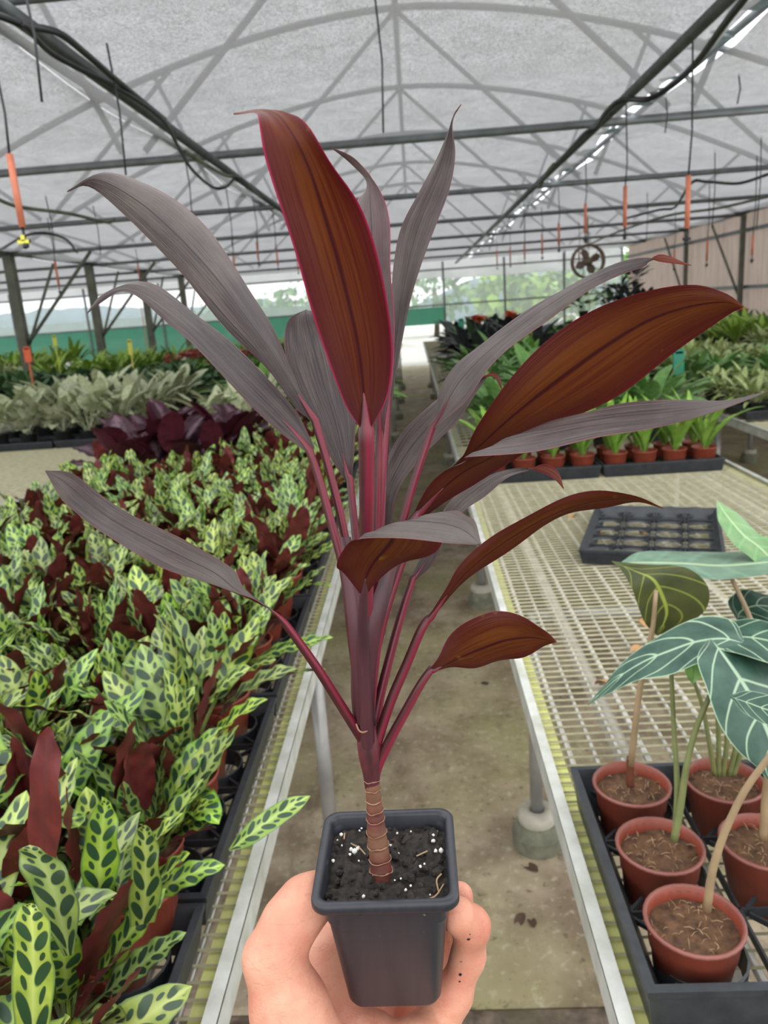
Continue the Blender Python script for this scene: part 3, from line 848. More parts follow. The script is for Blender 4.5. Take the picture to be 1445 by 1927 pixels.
fill('lance', -1.48, -0.66, 11.0, 14.5, 0.36, 0.45, 'green plant far down the left aisle bench', 'lance_leaf_plant', None, 1.3)
fill('pale', -7.6, -5.9, 8.0, 12.0, 0.42, 0.5, 'pale green plant beyond the left posts', 'pale_leaf_plant', None, 1.6)
fill('lime', -10.5, -6.0, 12.4, 14.4, 0.5, 0.6, 'lime plant far beyond the left posts', 'strappy_plant', None, 1.5)
bench('wire bench beyond the left posts', -7.7, -5.8, 7.5, 15.0, 1, [8.0, 11.0, 14.0], 0.0, 10)
bench('wire bench farthest to the left', -10.6, -8.2, 11.5, 15.0, 1, [12.0, 14.0], 0.0, 8)

# right benches, going back
fill('spath', 0.36, 1.36, 3.95, 6.2, 0.24, 0.28, 'glossy green plant behind the terracotta pots', 'glossy_plant', None, 1.1)
fill('spath', 0.40, 0.95, 6.3, 7.6, 0.26, 0.30, 'glossy green plant farther down right bench', 'glossy_plant', None, 1.15)
fill('lance', 0.95, 1.36, 6.3, 7.6, 0.26, 0.30, 'mid green plant midway on right bench', 'lance_leaf_plant', None, 1.15)
fill('black', 0.50, 1.36, 7.7, 11.6, 0.30, 0.36, 'blackish plant far down the right aisle bench', 'blackish_plant', None, 1.25)
fill('dark', 0.52, 1.36, 11.8, 14.5, 0.36, 0.45, 'dark plant ending the right aisle bench', 'dark_leaf_plant', None, 1.3)
fill('pale', 1.92, 3.04, 4.60, 5.6, 0.22, 0.24, 'pale plant at the front across the aisle', 'pale_leaf_plant', None, 1.0, True)
fill('spath', 1.92, 3.04, 5.7, 6.3, 0.25, 0.26, 'glossy plant across the second aisle', 'glossy_plant', None, 0.85)
fill('pale', 1.92, 3.04, 6.3, 8.4, 0.25, 0.28, 'pale variegated plant across the second aisle', 'pale_leaf_plant', None, 1.15)
fill('pale', 3.60, 4.78, 5.6, 9.0, 0.28, 0.34, 'pale variegated plant by the right wall', 'pale_leaf_plant', None, 1.2)
fill('lime', 3.60, 4.78, 9.2, 10.8, 0.30, 0.36, 'lime strappy plant by the right wall', 'strappy_plant', None, 1.1)
fill('orange', 3.60, 4.78, 11.0, 12.6, 0.36, 0.42, 'dark plant with orange flowers by the right wall', 'orange_flower_plant', None, 1.1)
fill('lance', 1.92, 3.04, 8.5, 11.0, 0.32, 0.38, 'mid green plant far across the second aisle', 'lance_leaf_plant', None, 1.1)
fill('dark', 1.92, 3.04, 11.2, 14.0, 0.36, 0.45, 'dark plant farthest across the second aisle', 'dark_leaf_plant', None, 1.2)
# single orange bromeliads standing out above their neighbours
for (x, y, w) in ((0.75, 9.6, 'left of the pair'), (1.55, 10.6, 'right of the pair, larger')):
    t = put_plant('orange', x if x < 1.4 else 1.30, y, PZ, 'orange flowering plant among the blackish plants, ' + w, None, 'orange_flower_plant', None, 1.55)
# terracotta pots with fresh green shoots in two trays
for ti, (x0, lab) in enumerate(((0.262, 'left'), (0.800, 'right'))):
    tray((x0+0.265, 3.50, DECK), 0, 0.53, 0.275, 4, 2, 'black tray of terracotta pots with fresh green shoots, %s of the two' % lab, 'far trays on the right bench', h=0.058)
    for j in range(2):
        for i in range(4):
            t = put_plant('fresh', x0 + 0.068 + 0.131*i, 3.435 + 0.132*j, PZ + 0.006, 'green shoots in terracotta pot, %s far tray, %s row, %s from left' % (lab, ('front', 'back')[j], ORD[i]), 'terracotta pots with fresh green shoots', 'shoot_plant', me_pot, 1.0)
            link('soil', me_soil[i % 3], t)
# empty tray lying askew on the mesh
tray((0.735, 2.42, DECK+0.002), -0.32, 0.41, 0.53, 4, 5, 'empty black tray lying askew on the bare mesh', h=0.048, ring=0.041, collar=0.004)
M_debris = plain('brown_scrap', (0.10, 0.055, 0.03), 0.8, 0.4, 40)
# fallen dry leaves on the mesh
for i, (px, py) in enumerate(((1213, 1005), (1140, 1003), (1205, 1165), (1188, 1225), (1150, 1290), (1085, 968))):
    p = at_z(px, py, DECK + 0.006)
    g = leaf_geo(0.05, 0.022, 6, 2, bend=0.9, cup=0.5)
    o = g.obj('fallen_leaf', [MAT['dead_leaf'], MAT['dead_leaf']]); o.location = p; o.rotation_euler = (0.1, 0.2, i*1.7)
    tag(o, 'dry orange fallen leaf on the mesh, %s' % ('in the front corner of the empty tray', 'left of the empty tray', 'right of the olive leaf back', 'under the pale arrow leaf', 'nearest to the pots', 'behind the empty tray')[i], 'leaf', 'fallen leaves')

for i, (px, py, sz) in enumerate(((1012, 1640, 0.07), (985, 1718, 0.06), (905, 1285, 0.05), (1005, 1745, 0.05), (925, 1115, 0.05))):
    p = at_z(px, py, 0.004)
    g = leaf_geo(sz, sz*0.4, 6, 2, bend=0.5, cup=0.3)
    o = g.obj('fallen_leaf', [M_debris, M_debris]); o.location = p; o.rotation_euler = (0, 0, 0.7+i*1.9)
    tag(o, 'brown leaf scrap on the aisle floor, %s' % ('below the concrete foot', 'left of the right rail, darker', 'midway down the aisle', 'beside the darker scrap', 'far by the second foot')[i], 'leaf', 'scraps on the floor')

# tags and stakes
def stake(px, py, Y, m, w, h, label):
    p = at_y(px, py, Y)
    t = empty('plant_tag', (p.x, p.y, p.z)); tag(t, label, 'tag')
    g = G(); g.box((0, 0, 0), (w, 0.006, h)); g.box((0, 0, h/2), (w*0.7, 0.006, h*0.2)); g.obj('tag_face', m, t, False)
    g = G(); g.bbox((-0.006, -0.003, DECK + 0.08 - p.z), (0.006, 0.003, -h/2)); g.obj('tag_stem', m, t, False)
stake(1277, 683, 5.6, MAT['tag_green'], 0.075, 0.16, 'teal green plastic tag among the glossy plants on the right')
stake(868, 612, 9.2, MAT['tag_green'], 0.07, 0.13, 'small teal tag in front of the blackish plants')
stake(245, 655, 8.7, MAT['tag_yellow'], 0.05, 0.16, 'yellow plant tag among the dark plants at left')
stake(103, 642, 9.4, MAT['tag_yellow'], 0.05, 0.12, 'yellow plant tag farther back at left')
stake(52, 668, 7.3, MAT['tag_orange'], 0.07, 0.13, 'orange tag on the far left bench')
stake(262, 555, 13.2, MAT['tag_orange'], 0.02, 0.10, 'small red tag by the second left post')
stake(1000, 612, 8.0, MAT['tag_yellow'], 0.05, 0.16, 'lime tag beside the orange flower')

# ------------------------------------------------------------------ hanging drip lines
def dripline(px, ytop, yo0, yo1, Y, label, olen=True):
    top = at_y(px[0], ytop, Y); a = at_y(px[1], yo0, Y); b = at_y(px[2], yo1, Y)
    a.x = top.x = (a.x + b.x)/2; b.x = a.x
    top.z = TZ + 0.02
    t = empty('drip_line', b); tag(t, label, 'drip line', 'hanging drip lines')
    g = G(); g.tube([top-b, (top-b)*0.5 + Vector((0.01, 0, 0)), a-b], 0.0042, 6); g.obj('tube', MAT['string'], t)
    g = G(); g.tube([a-b, Vector((0, 0, 0))], 0.012, 8); g.obj('orange_weight', MAT['orange'], t)
    g = G(); g.tube([(0, 0, 0), (0, 0, -0.05)], 0.005, 6); g.blob((0, 0, -0.06), 0.012); g.box((0, 0, -0.045), (0.035, 0.01, 0.012)); g.obj('nozzle', MAT['hose'], t)
dl = [((1303, 1296, 1292), 130, 330, 430, 3.75), ((1180, 1177, 1175), 195, 350, 428, 4.9), ((1102, 1102, 1101), 255, 383, 440, 6.6), ((1052, 1052, 1051), 310, 420, 462, 8.5),
      ((1020, 1020, 1020), 345, 440, 478, 10.3), ((2, 20, 40), 175, 290, 428, 2.75), ((987, 987, 987), 370, 455, 488, 12), ((483, 484, 485), 330, 455, 490, 10.5),
      ((520, 521, 522), 340, 470, 500, 12.0), ((438, 440, 441), 350, 480, 513, 11.2), ((104, 106, 108), 395, 490, 540, 7.8), ((1418, 1417, 1415), 330, 442, 480, 7.5), ((1333, 1331, 1330), 345, 450, 490, 9.0),
      ((960, 960, 960), 400, 465, 495, 13.5), ((935, 935, 935), 410, 470, 500, 15), ((1270, 1269, 1268), 390, 470, 500, 12), ((258, 260, 262), 400, 495, 525, 11.5), ((560, 560, 560), 380, 480, 508, 13.5), ((1090, 1090, 1089), 395, 465, 493, 12.6)]
plc = ['nearest on the right, long orange weight', 'second from the right front', 'third going back along the right pipe', 'fourth going back along the right pipe', 'fifth going back along the right pipe', 'nearest on the left edge with the longest weight', 'sixth along the right pipe', 'behind the tall left leaf', 'left of the red leaf', 'leftmost behind the grey leaf', 'above the far left bench', 'in front of the corrugated wall', 'left of the corrugated wall', 'seventh along the right pipe', 'eighth along the right pipe', 'far right beside the fan', 'far left by the third post', 'behind the red leaf', 'just left of the fan']
for a, w in zip(dl, plc): dripline(*a, 'thin black drip line with orange weight, ' + w)
# bare strings
def bare(px0, py0, px1, py1, Y, label):
    a = at_y(px0, py0, Y); b = at_y(px1, py1, Y); b.x = a.x; a.z = TZ + 0.02
    g = G(); g.tube([a, (a+b)/2 + Vector((0.012, 0, 0)), b], 0.004, 6); tag(g.obj('drip_tube', MAT['string']), label, 'cord', 'hanging cords')
for i, a in enumerate([(213, 165, 232, 330, 3.3), (55, 50, 100, 190, 2.6), (346, 290, 352, 415, 5.3), (425, 355, 436, 480, 6.8), (475, 370, 480, 470, 7.5), (705, 0, 720, 250, 3.0), (90, 395, 100, 470, 6.5), (180, 420, 186, 480, 7.2),
                       (1395, 20, 1392, 195, 4.6), (1253, 170, 1255, 250, 5.0), (1343, 340, 1338, 430, 7.0), (1217, 395, 1217, 450, 9.5), (985, 390, 985, 470, 9.0), (1428, 340, 1425, 430, 6.5), (510, 380, 512, 470, 8.4)]):
    bare(*a, 'thin dark cord hanging from the roof pipes, ' + ['beside the left pipe', 'at the top left corner', 'by the looping hose', 'behind the looping hose', 'farther along the left pipe', 'in the middle of the roof', 'above the left benches', 'left of the grey leaf tip', 'top right corner', 'right of the bright gap', 'before the corrugated wall', 'far right', 'along the right pipe', 'right edge', 'by the red leaf'][i])
# hoses
def hose(pts, z, r, m, label):
    P = [at_z(p[0], p[1], p[2] if len(p) > 2 else z) for p in pts]
    P = [Vector(q) for q in catmull([tuple(p) for p in P], len(P)*5)]
    g = G(); g.tube(P, r, 8); tag(g.obj('irrigation_hose', m), label, 'hose')
hose([(-40, 15), (0, 30), (50, 48), (110, 62), (160, 100), (230, 160), (310, 225)], 2.54, 0.012, MAT['hose'], 'thick black hose entering at the top left corner')
hose([(45, 45), (90, 95), (140, 125), (190, 150), (260, 190), (310, 230), (335, 275), (362, 320), (400, 352), (425, 352), (450, 335), (490, 372)], 2.52, 0.010, MAT['hose'], 'black hose looping below the left pipe')
hose([(350, 285), (380, 305), (420, 328), (450, 335)], 2.53, 0.012, MAT['hose_alg'], 'pale stained hose bridging the loop at left')
hose([(1430, -40), (1395, 5), (1360, 50), (1310, 118), (1265, 160), (1220, 186), (1170, 188), (1140, 212), (1122, 240), (1100, 252), (1060, 295), (1010, 348)], 2.53, 0.014, MAT['hose'], 'black hose sagging beside the right pipe')
hose([(1015, 352), (1030, 325), (1042, 310)], 2.53, 0.016, MAT['hose_alg'], 'short pale hose clip on the right pipe')
hose([(-30, 362), (20, 385), (60, 393), (130, 402), (200, 418), (215, 412)], 2.50, 0.014, MAT['hose_alg'], 'pale algae stained hose at the left edge')
hose([(1180, 410), (1240, 395), (1270, 390), (1300, 345), (1330, 342), (1390, 345), (1445, 328)], 2.50, 0.014, MAT['hose'], 'dark hose draped over the second tie at right')
hose([(1090, 470), (1130, 450), (1180, 430), (1260, 405), (1350, 392), (1445, 370)], 2.48, 0.016, MAT['hose_alg'], 'tangled pale hose above the fan')
hose([(0, 470), (60, 440), (120, 448), (145, 475)], 2.50, 0.014, MAT['hose'], 'dark hose over the left posts')
g = G(); p = at_y(45, 455, 2.75); 
g.box((0, 0, 0), (0.04, 0.012, 0.012)); g.box((0, 0, 0.012), (0.014, 0.012, 0.02)); o = g.obj('drip_clip', MAT['tag_yellow'], None, False); o.location = p
tag(o, 'small yellow clip below the left edge orange weight', 'clip')

# ------------------------------------------------------------------ fan and hanging basket
fp = at_y(1106, 492, 12.0)
t = empty('circulation_fan', fp); tag(t, 'round cage fan hanging at the right end of the roof', 'fan')
M_fan = plain('fan_rust', (0.20, 0.14, 0.10), 0.5, 0.4, 12)
for yy in (-0.06, 0.06):
    g = G(); g.tube([(0.23*math.cos(a), yy, 0.23*math.sin(a)) for a in np.linspace(0, 2*PI, 33)], 0.016, 6, cap=False); g.obj('cage_ring', M_fan, t)
for k in range(4):
    a = k*PI/2 + 0.4
    lg = leaf_geo(0.20, 0.12, 5, 2, bend=0.1, cup=0.1, peak=0.6, power=0.6)
    o = lg.obj('blade', [M_fan, M_fan], t); o.matrix_local = Matrix.Rotation(-a, 4, 'Y') @ Matrix.Rotation(PI/2, 4, 'X') @ Matrix.Rotation(0.4, 4, 'Y')
g = G(); g.tube([(0, -0.08, 0), (0, 0.16, 0)], 0.06, 12); g.obj('motor', M_fan, t)
for k in range(8):
    a = k*PI/4; g = G(); g.tube([(0, -0.07, 0), (0.23*math.cos(a), -0.06, 0.23*math.sin(a))], 0.005, 4); g.obj('cage_spoke', M_fan, t)
g = G(); g.tube([(0, 0, 0.2), (0, 0, TZ - fp.z)], 0.012, 6); g.obj('hanger', MAT['steel'], t)
hp = at_y(1098, 590, 11.2)
t = put_plant('spath', hp.x, hp.y, hp.z-0.08, 'green plant in a hanging basket under the fan', None, 'hanging_basket_plant', me_pot_black, 1.3)
for a in (0, 2.1, 4.2):
    g = G(); g.tube([(0.07*math.cos(a), 0.07*math.sin(a), 0.08), (0, 0, 0.55)], 0.003, 4); g.obj('hanger_wire', MAT['steel'], t)
for i, (px, py, Y) in enumerate(((1165, 545, 11.5), (1195, 520, 11.8), (1180, 565, 11.2), (1215, 560, 12.0), (1148, 570, 12.2))):
    p = at_y(px, py, Y)
    t = put_plant('black', p.x, p.y, p.z-0.15, 'blackish plant on a tall stand by the fan, ' + ['leftmost upper', 'topmost', 'middle', 'rightmost', 'leftmost lower'][i], 'blackish plants on stands', 'blackish_plant', None, 0.9)
    g = G(); g.bbox((-0.02, -0.02, -(p.z-0.15-DECK)/0.9), (0.02, 0.02, 0.0)); g.obj('stand_post', MAT['hose'], t, False)
# ------------------------------------------------------------------ trees outside
M_bark = plain('bark', (0.09, 0.07, 0.05), 0.9, 0.4, 8)
def tree(x, y, h, r, mats, label, seed, n=420):
    rr = random.Random(seed); t = empty('tree', (x, y, -0.1)); tag(t, label, 'tree', 'trees outside')
    g = G(); g.tube([(0, 0, 0), (0.1, 0, h*0.4), (0.0, 0.1, h*0.75)], [0.16, 0.12, 0.05], 7); g.obj('trunk', M_bark, t)
    lg = leaf_geo(0.55, 0.32, 3, 2, bend=0.6); g = G()
    for k in range(n):
        while True:
            q = Vector((rr.uniform(-1, 1), rr.uniform(-1, 1), rr.uniform(-1, 1)))
            if 0.35 < q.length < 1: break
        c = Vector((q.x*r, q.y*r, h*0.62 + q.z*h*0.38))
        g.merge(lg, Matrix.Translation(c) @ Matrix.Rotation(rr.uniform(0, 6.3), 4, 'Z') @ Matrix.Rotation(rr.uniform(-0.9, 0.9), 4, 'X') @ Matrix.Scale(rr.uniform(0.6, 1.3), 4))
    g.obj('crown', mats, t)
tree(3.6, 29, 3.0, 1.6, KM['lime'], 'bright lime green tree outside the end wall right of the aisle', 1)
tree(5.4, 32, 2.7, 1.5, KM['lime'], 'smaller lime green tree outside, right of the bright one', 2)
for i, (x, y, h, r, kk) in enumerate(((8.5, 36, 4.0, 2.2, 'lance'), (1.2, 42, 3.6, 2.4, 'spath'), (-3.5, 40, 3.4, 2.2, 'lance'), (-6.5, 44, 3.3, 2.6, 'spath'), (-11, 48, 3.0, 2.4, 'spath'), (-2.0, 34, 2.9, 1.6, 'lime'))):
    tree(x, y, h, r, KM[kk], 'hazy green tree outside the end wall, %s' % ('far right', 'behind the aisle', 'left of the aisle', 'behind the red leaf', 'behind the left posts', 'just left of the aisle, lime')[i], 10+i, 300)
# ------------------------------------------------------------------ ribbon leaves laid through real stations
def ribbon(A, M_, B, n=40, nu=8, th=0.0006, ripple=0.0, seed=0, flip=False):
    """A, B (and optional midrib M_) are lists of world points along the two margins"""
    a = catmull([tuple(p) for p in A], n); b = catmull([tuple(p) for p in B], n)
    m = catmull([tuple(p) for p in M_], n)
    sl = np.linspace(-1, 1, nu+1); P = np.zeros((n, nu+1, 3))
    for i in range(n):
        for j, s in enumerate(sl):
            P[i, j] = a[i]*s*(s-1)/2 + m[i]*(1-s*s) + b[i]*s*(s+1)/2
    dv = np.gradient(P, axis=0); du = np.gradient(P, axis=1)
    nr = np.cross(du, dv); nr /= np.maximum(np.linalg.norm(nr, axis=2, keepdims=True), 1e-9)
    if ripple:
        for i in range(n):
            for j, s in enumerate(sl):
                u = i/(n-1)
                P[i, j] += nr[i, j]*ripple*math.sin(PI*u)*(math.sin(s*9+seed) * 0.4 + abs(s)**2*math.sin(u*17+seed+s))
    k = (th*(1-np.abs(sl)**2) + 0.00008)[None, :, None]
    T = (P + nr*k/2).reshape(-1, 3); Bt = (P - nr*k/2).reshape(-1, 3)
    uvs = [((s+1)/2, i/(n-1)) for i in range(n) for s in sl]
    n1 = nu+1; fs = []
    for i in range(n-1):
        for j in range(n1-1):
            q = i*n1+j; fs.append([q, q+1, q+n1+1]); fs.append([q, q+n1+1, q+n1])
    g = G(); g.add(T.tolist(), fs, 1 if flip else 0, uvs); g.add(Bt.tolist(), [f[::-1] for f in fs], 0 if flip else 1, uvs)
    return g

def st_y(pts): return [at_y(*p) for p in pts]
def mids(A, B, off=0.0, k=0.5):
    """midrib between margins, pushed along Y by off at mid length"""
    out = []; n = len(A)
    for i, (a, b) in enumerate(zip(A, B)):
        w = (a-b).length
        out.append(a*(1-k) + b*k + Vector((0, off*w, 0)))
    return out

# ------------------------------------------------------------------ cordyline materials
def cord_top(name='mauve_grey_leaf_top', ca=(0.020, 0.010, 0.011), cb=(0.110, 0.078, 0.074), mg=(0.24, 0.05, 0.08), mk=0.6):
    n = N(name); u, v_ = n.uv()
    s2 = n.math('SUBTRACT', n.math('MULTIPLY', u, 2.0), 1.0); s = n.math('ABSOLUTE', s2)
    tc = n.new('ShaderNodeTexCoord')
    st = n.noise(7, 4, tc.outputs['UV'], stretch=(7, 0.5, 1)); br = n.noise(3.2, 3, tc.outputs['UV'], stretch=(2.2, 0.7, 1)); f = n.noise(14, 4)
    c = n.mix(n.ramp(st, 0.36, 0.66), ca, cb)
    c = n.mix(n.math('MULTIPLY', n.ramp(br, 0.46, 0.62), 0.65), c, tuple(q*0.35 for q in cb))  # broad dark bands paint the relief of the folds into the colour
    c = n.mix(n.math('MULTIPLY', n.ramp(f, 0.45, 0.70), 0.6), c, (0.175, 0.148, 0.124))  # pale patches put an uneven sheen into the leaf colour
    c = n.mix(n.ramp(s, 0.05, 0.015), c, (0.022, 0.012, 0.016))
    c = n.mix(n.math('MULTIPLY', n.ramp(s, 0.955, 0.985), mk), c, mg)
    h = n.math('ADD', st, n.math('MULTIPLY', br, 1.5))
    return n.fin(c, n.math('ADD', 0.28, n.math('MULTIPLY', f, 0.22)), nrm=n.bump(h, 0.6, 0.0026), spec=0.6, transl=0.06, tcol=(0.25, 0.05, 0.05))
def cord_under(name='red_brown_leaf_underside', ca=(0.115, 0.014, 0.008), cb=(0.215, 0.056, 0.008), ce=(0.125, 0.006, 0.012), mg=(0.50, 0.012, 0.085), mk=1.0):
    n = N(name); u, v_ = n.uv()
    s2 = n.math('SUBTRACT', n.math('MULTIPLY', u, 2.0), 1.0); s = n.math('ABSOLUTE', s2)
    tc = n.new('ShaderNodeTexCoord')
    st = n.noise(6, 3, tc.outputs['UV'], stretch=(5, 0.5, 1)); sp = n.noise(90, 2)
    c = n.mix(n.ramp(st, 0.36, 0.64), ca, cb)
    c = n.mix(n.math('MULTIPLY', n.ramp(s, 0.35, 0.92), 0.8), c, ce)
    c = n.mix(n.math('MULTIPLY', n.ramp(v_, 0.45, 0.05), 0.55), c, (0.075, 0.012, 0.018))
    c = n.mix(n.ramp(sp, 0.70, 0.77), c, (0.30, 0.14, 0.02))
    c = n.mix(n.math('MULTIPLY', n.ramp(s, 0.075, 0.02), 0.8), c, (0.055, 0.003, 0.010))
    c = n.mix(n.math('MULTIPLY', n.ramp(s, 0.945, 0.98), mk), c, mg)
    return n.fin(c, 0.42, nrm=n.bump(st, 0.35, 0.0012), spec=0.35, transl=0.45, tcol=n.mix(n.ramp(s, 0.075, 0.02), n.mix(n.ramp(s, 0.3, 0.9), (0.72, 0.19, 0.015), (0.40, 0.03, 0.02)), (0.2, 0.01, 0.01)))
M_ct, M_cu = cord_top(), cord_under()
M_ct2 = cord_top('mauve_leaf_top_pink_margin', (0.055, 0.014, 0.022), (0.13, 0.05, 0.07), (0.50, 0.015, 0.10), 1.0)
M_cu2 = cord_under('brown_leaf_underside', (0.105, 0.022, 0.008), (0.185, 0.058, 0.010), (0.105, 0.012, 0.010), (0.16, 0.01, 0.02), 0.7)
def pet_mat():
    n = N('crimson_petiole'); u, v_ = n.uv()
    k = n.math('ABSOLUTE', n.math('SUBTRACT', n.math('FRACT', n.math('ADD', u, 0.2)), 0.5))
    f = n.noise(60, 3)
    c = n.mix(n.ramp(k, 0.14, 0.22), (0.048, 0.007, 0.010), (0.19, 0.013, 0.034))  # dark shaded side and bright lit side painted around the stalk
    c = n.mix(n.math('MULTIPLY', n.ramp(f, 0.4, 0.7), 0.4), c, (0.10, 0.02, 0.02))
    return n.fin(c, 0.38, spec=0.5)
M_pet = pet_mat()
M_shoot = plain('purple_sheath', (0.085, 0.022, 0.030), 0.4, 0.5, 60, c2=(0.035, 0.012, 0.018), stretch=(1, 1, 0.15))

# ------------------------------------------------------------------ the held plant
PC = at_y(727, 1605, 0.400)          # centre of the pot rim
hero = empty('potted_cordyline', (PC.x, PC.y, PC.z - 0.088)); tag(hero, 'young purple red cordyline with long leaves in a square black pot held in a hand', 'potted plant')
def cl(name, A, B, M_=None, off=0.0, k=0.5, pet=None, flip=False, ripple=0.0014, petr=(0.0028, 0.0022), seed=0, label=None, n=44, petm=None, mats=None):
    if pet and pet[0][1] < 1345: pet = [(692, 1392, .401)] + pet
    A = st_y(A); B = st_y(B); mm = st_y(M_) if M_ else mids(A, B, off, k)
    o = ribbon(A, mm, B, n=n, flip=flip, ripple=ripple, seed=seed).obj('leaf', mats or [M_ct, M_cu]); child_world(o, hero)
    if label: o['label'] = label
    if pet:
        P = [Vector(q) for q in catmull([tuple(p) for p in st_y(pet)], 18)]
        rr = [(petr[0]*(1-i/17) + petr[1]*i/17)*(1 + 0.2*max(0, 1-i/4)) for i in range(18)]
        mc = catmull([tuple(p) for p in mm], 40)
        for i in range(1, 6):
            P.append(Vector(mc[i])); rr.append(max(0.0002, petr[1]*(1 - i/5)**0.8))
        g = G(); g.tube(P, rr, 10); q = g.obj('petiole', petm or M_pet); q.parent = o
    return o
# big upright leaf, underside towards us
cl('L1', [(683,812,.372),(648,760,.366),(612,655,.358),(572,530,.350),(530,400,.342),(503,300,.336),(488,235,.338),(478,213,.352),(440,216,.372)],
         [(694,812,.372),(728,745,.366),(737,640,.358),(722,520,.350),(684,415,.342),(632,322,.336),(584,240,.338),(530,208,.350),(441,213,.374)],
         [(689,815,.374),(684,735,.371),(672,640,.365),(645,525,.358),(612,410,.350),(580,312,.343),(545,245,.341),(505,209,.352),(440,214,.373)],
   pet=[(693,1400,.400),(689,1310,.398),(690,1150,.392),(690,1000,.384),(690,900,.378),(689,808,.373)], label='broad upright leaf showing its orange red underside with pink margin', seed=1, flip=True, petr=(0.0034, 0.0042))
# grey leaf, upper left
cl('L2', [(590,792,.420),(556,768,.424),(500,695,.428),(440,632,.432),(380,565,.436),(315,490,.440),(240,408,.442),(170,353,.440),(126,362,.430)],
         [(594,790,.420),(570,740,.430),(528,650,.440),(490,575,.446),(440,490,.450),(375,415,.452),(290,352,.450),(200,322,.444),(128,358,.430)],
         [(592,791,.420),(556,735,.422),(505,655,.427),(450,580,.431),(395,510,.435),(330,440,.438),(258,378,.440),(180,338,.439),(127,360,.430)],
   pet=[(668,1250,.405),(662,1100,.410),(645,990,.415),(618,880,.418),(592,790,.420)], label='grey mauve upper side of the high left leaf', seed=2)
# grey leaf below it with drooping red tip
cl('L3', [(578,852,.412),(520,808,.414),(455,745,.418),(395,685,.424),(345,632,.430),(300,592,.436),(258,560,.440),(222,552,.438),(186,572,.430),(165,590,.428)],
         [(592,842,.418),(555,770,.430),(480,690,.442),(415,625,.450),(360,580,.456),(305,545,.456),(262,530,.452),(228,534,.446),(190,556,.434),(164,588,.428)],
   pet=[(662,1200,.400),(648,1080,.405),(622,980,.410),(600,900,.413),(582,848,.414)], k=0.42, off=-0.06, label='narrow grey leaf arching to the left with a drooping red tip', seed=3)
# low left leaf
cl('L4', [(540,1180,.380),(486,1131,.374),(432,1116,.368),(360,1089,.362),(288,1058,.358),(180,999,.355),(135,959,.356),(108,927,.358),(85,887,.362)],
         [(545,1178,.380),(530,1165,.378),(463,1112,.378),(440,1070,.382),(360,1026,.378),(260,976,.374),(190,930,.370),(135,891,.366),(86,885,.362)],
   pet=[(704,1420,.400),(672,1375,.396),(640,1325,.392),(600,1262,.386),(560,1205,.382),(538,1176,.380)], off=0.06, label='low leaf stretching far to the left over the spotted plants', seed=4, petr=(0.0033, 0.0022))
# leaf standing behind, left of the red one
cl('L5', [(650,905,.440),(618,855,.446),(588,792,.452),(556,725,.458),(538,672,.462),(535,632,.466),(545,600,.468),(575,583,.472)],
         [(662,905,.440),(668,840,.446),(668,780,.452),(660,720,.458),(648,660,.462),(630,620,.466),(605,592,.468),(577,583,.472)],
   pet=[(680,1250,.415),(672,1050,.428),(658,900,.440)], off=0.05, label='short grey leaf standing behind the red leaf', seed=5)
# mauve leaf with pink margin behind the red one
cl('L6', [(712,830,.420),(690,720,.422),(678,610,.424),(668,500,.426),(665,420,.428),(674,375,.430),(688,345,.430),(662,308,.430),(622,278,.426)],
         [(716,830,.420),(738,720,.412),(741,610,.410),(738,520,.410),(736,440,.410),(722,380,.412),(700,330,.416),(668,298,.422),(623,277,.426)],
   pet=[(700,1250,.412),(708,1050,.416),(714,825,.420)], off=-0.05, label='mauve leaf with pink margin behind the red leaf', seed=6, mats=[M_ct2, M_cu])
# upright narrow leaf right
cl('L7', [(722,860,.445),(728,740,.452),(736,640,.458),(738,530,.462),(752,435,.466),(788,362,.470),(822,298,.474),(842,250,.476),(851,222,.477),(867,197,.478)],
         [(726,860,.445),(745,700,.452),(765,590,.458),(790,510,.462),(820,425,.466),(846,350,.470),(857,290,.474),(852,245,.476),(854,218,.477),(868,196,.478)],
   pet=[(705,1200,.425),(716,1000,.436),(724,850,.445)], off=0.06, label='narrow upright dark leaf with twisted tip', seed=7)
# right arching leaf
cl('L8', [(812,806,.430),(828,735,.430),(858,682,.430),(905,645,.430),(965,605,.430),(1030,560,.430),(1095,520,.428),(1160,494,.426),(1215,486,.424),(1245,494,.420),(1300,500,.414)],
         [(818,806,.420),(862,768,.412),(888,738,.410),(925,690,.410),(975,640,.412),(1035,594,.414),(1100,552,.416),(1165,520,.418),(1212,500,.420),(1245,480,.424),(1301,499,.414)],
   pet=[(698,1330,.402),(712,1200,.406),(740,1050,.412),(775,920,.418),(814,802,.424)], off=-0.05, label='narrow leaf arching right with a red tip', seed=8)
# leaf behind it
cl('L9', [(706,995,.450),(708,930,.452),(726,868,.455),(756,815,.458),(795,775,.460),(840,736,.462),(885,712,.463),(915,708,.461),(930,712,.458),(945,736,.452)],
         [(735,990,.445),(748,925,.446),(785,872,.448),(825,828,.450),(858,792,.452),(885,758,.455),(905,728,.460),(922,704,.463),(940,710,.460),(946,735,.452)],
   pet=[(702,1240,.420),(710,1100,.432),(720,985,.448)], off=0.04, label='grey leaf in the middle with a small curled orange tip', seed=9)
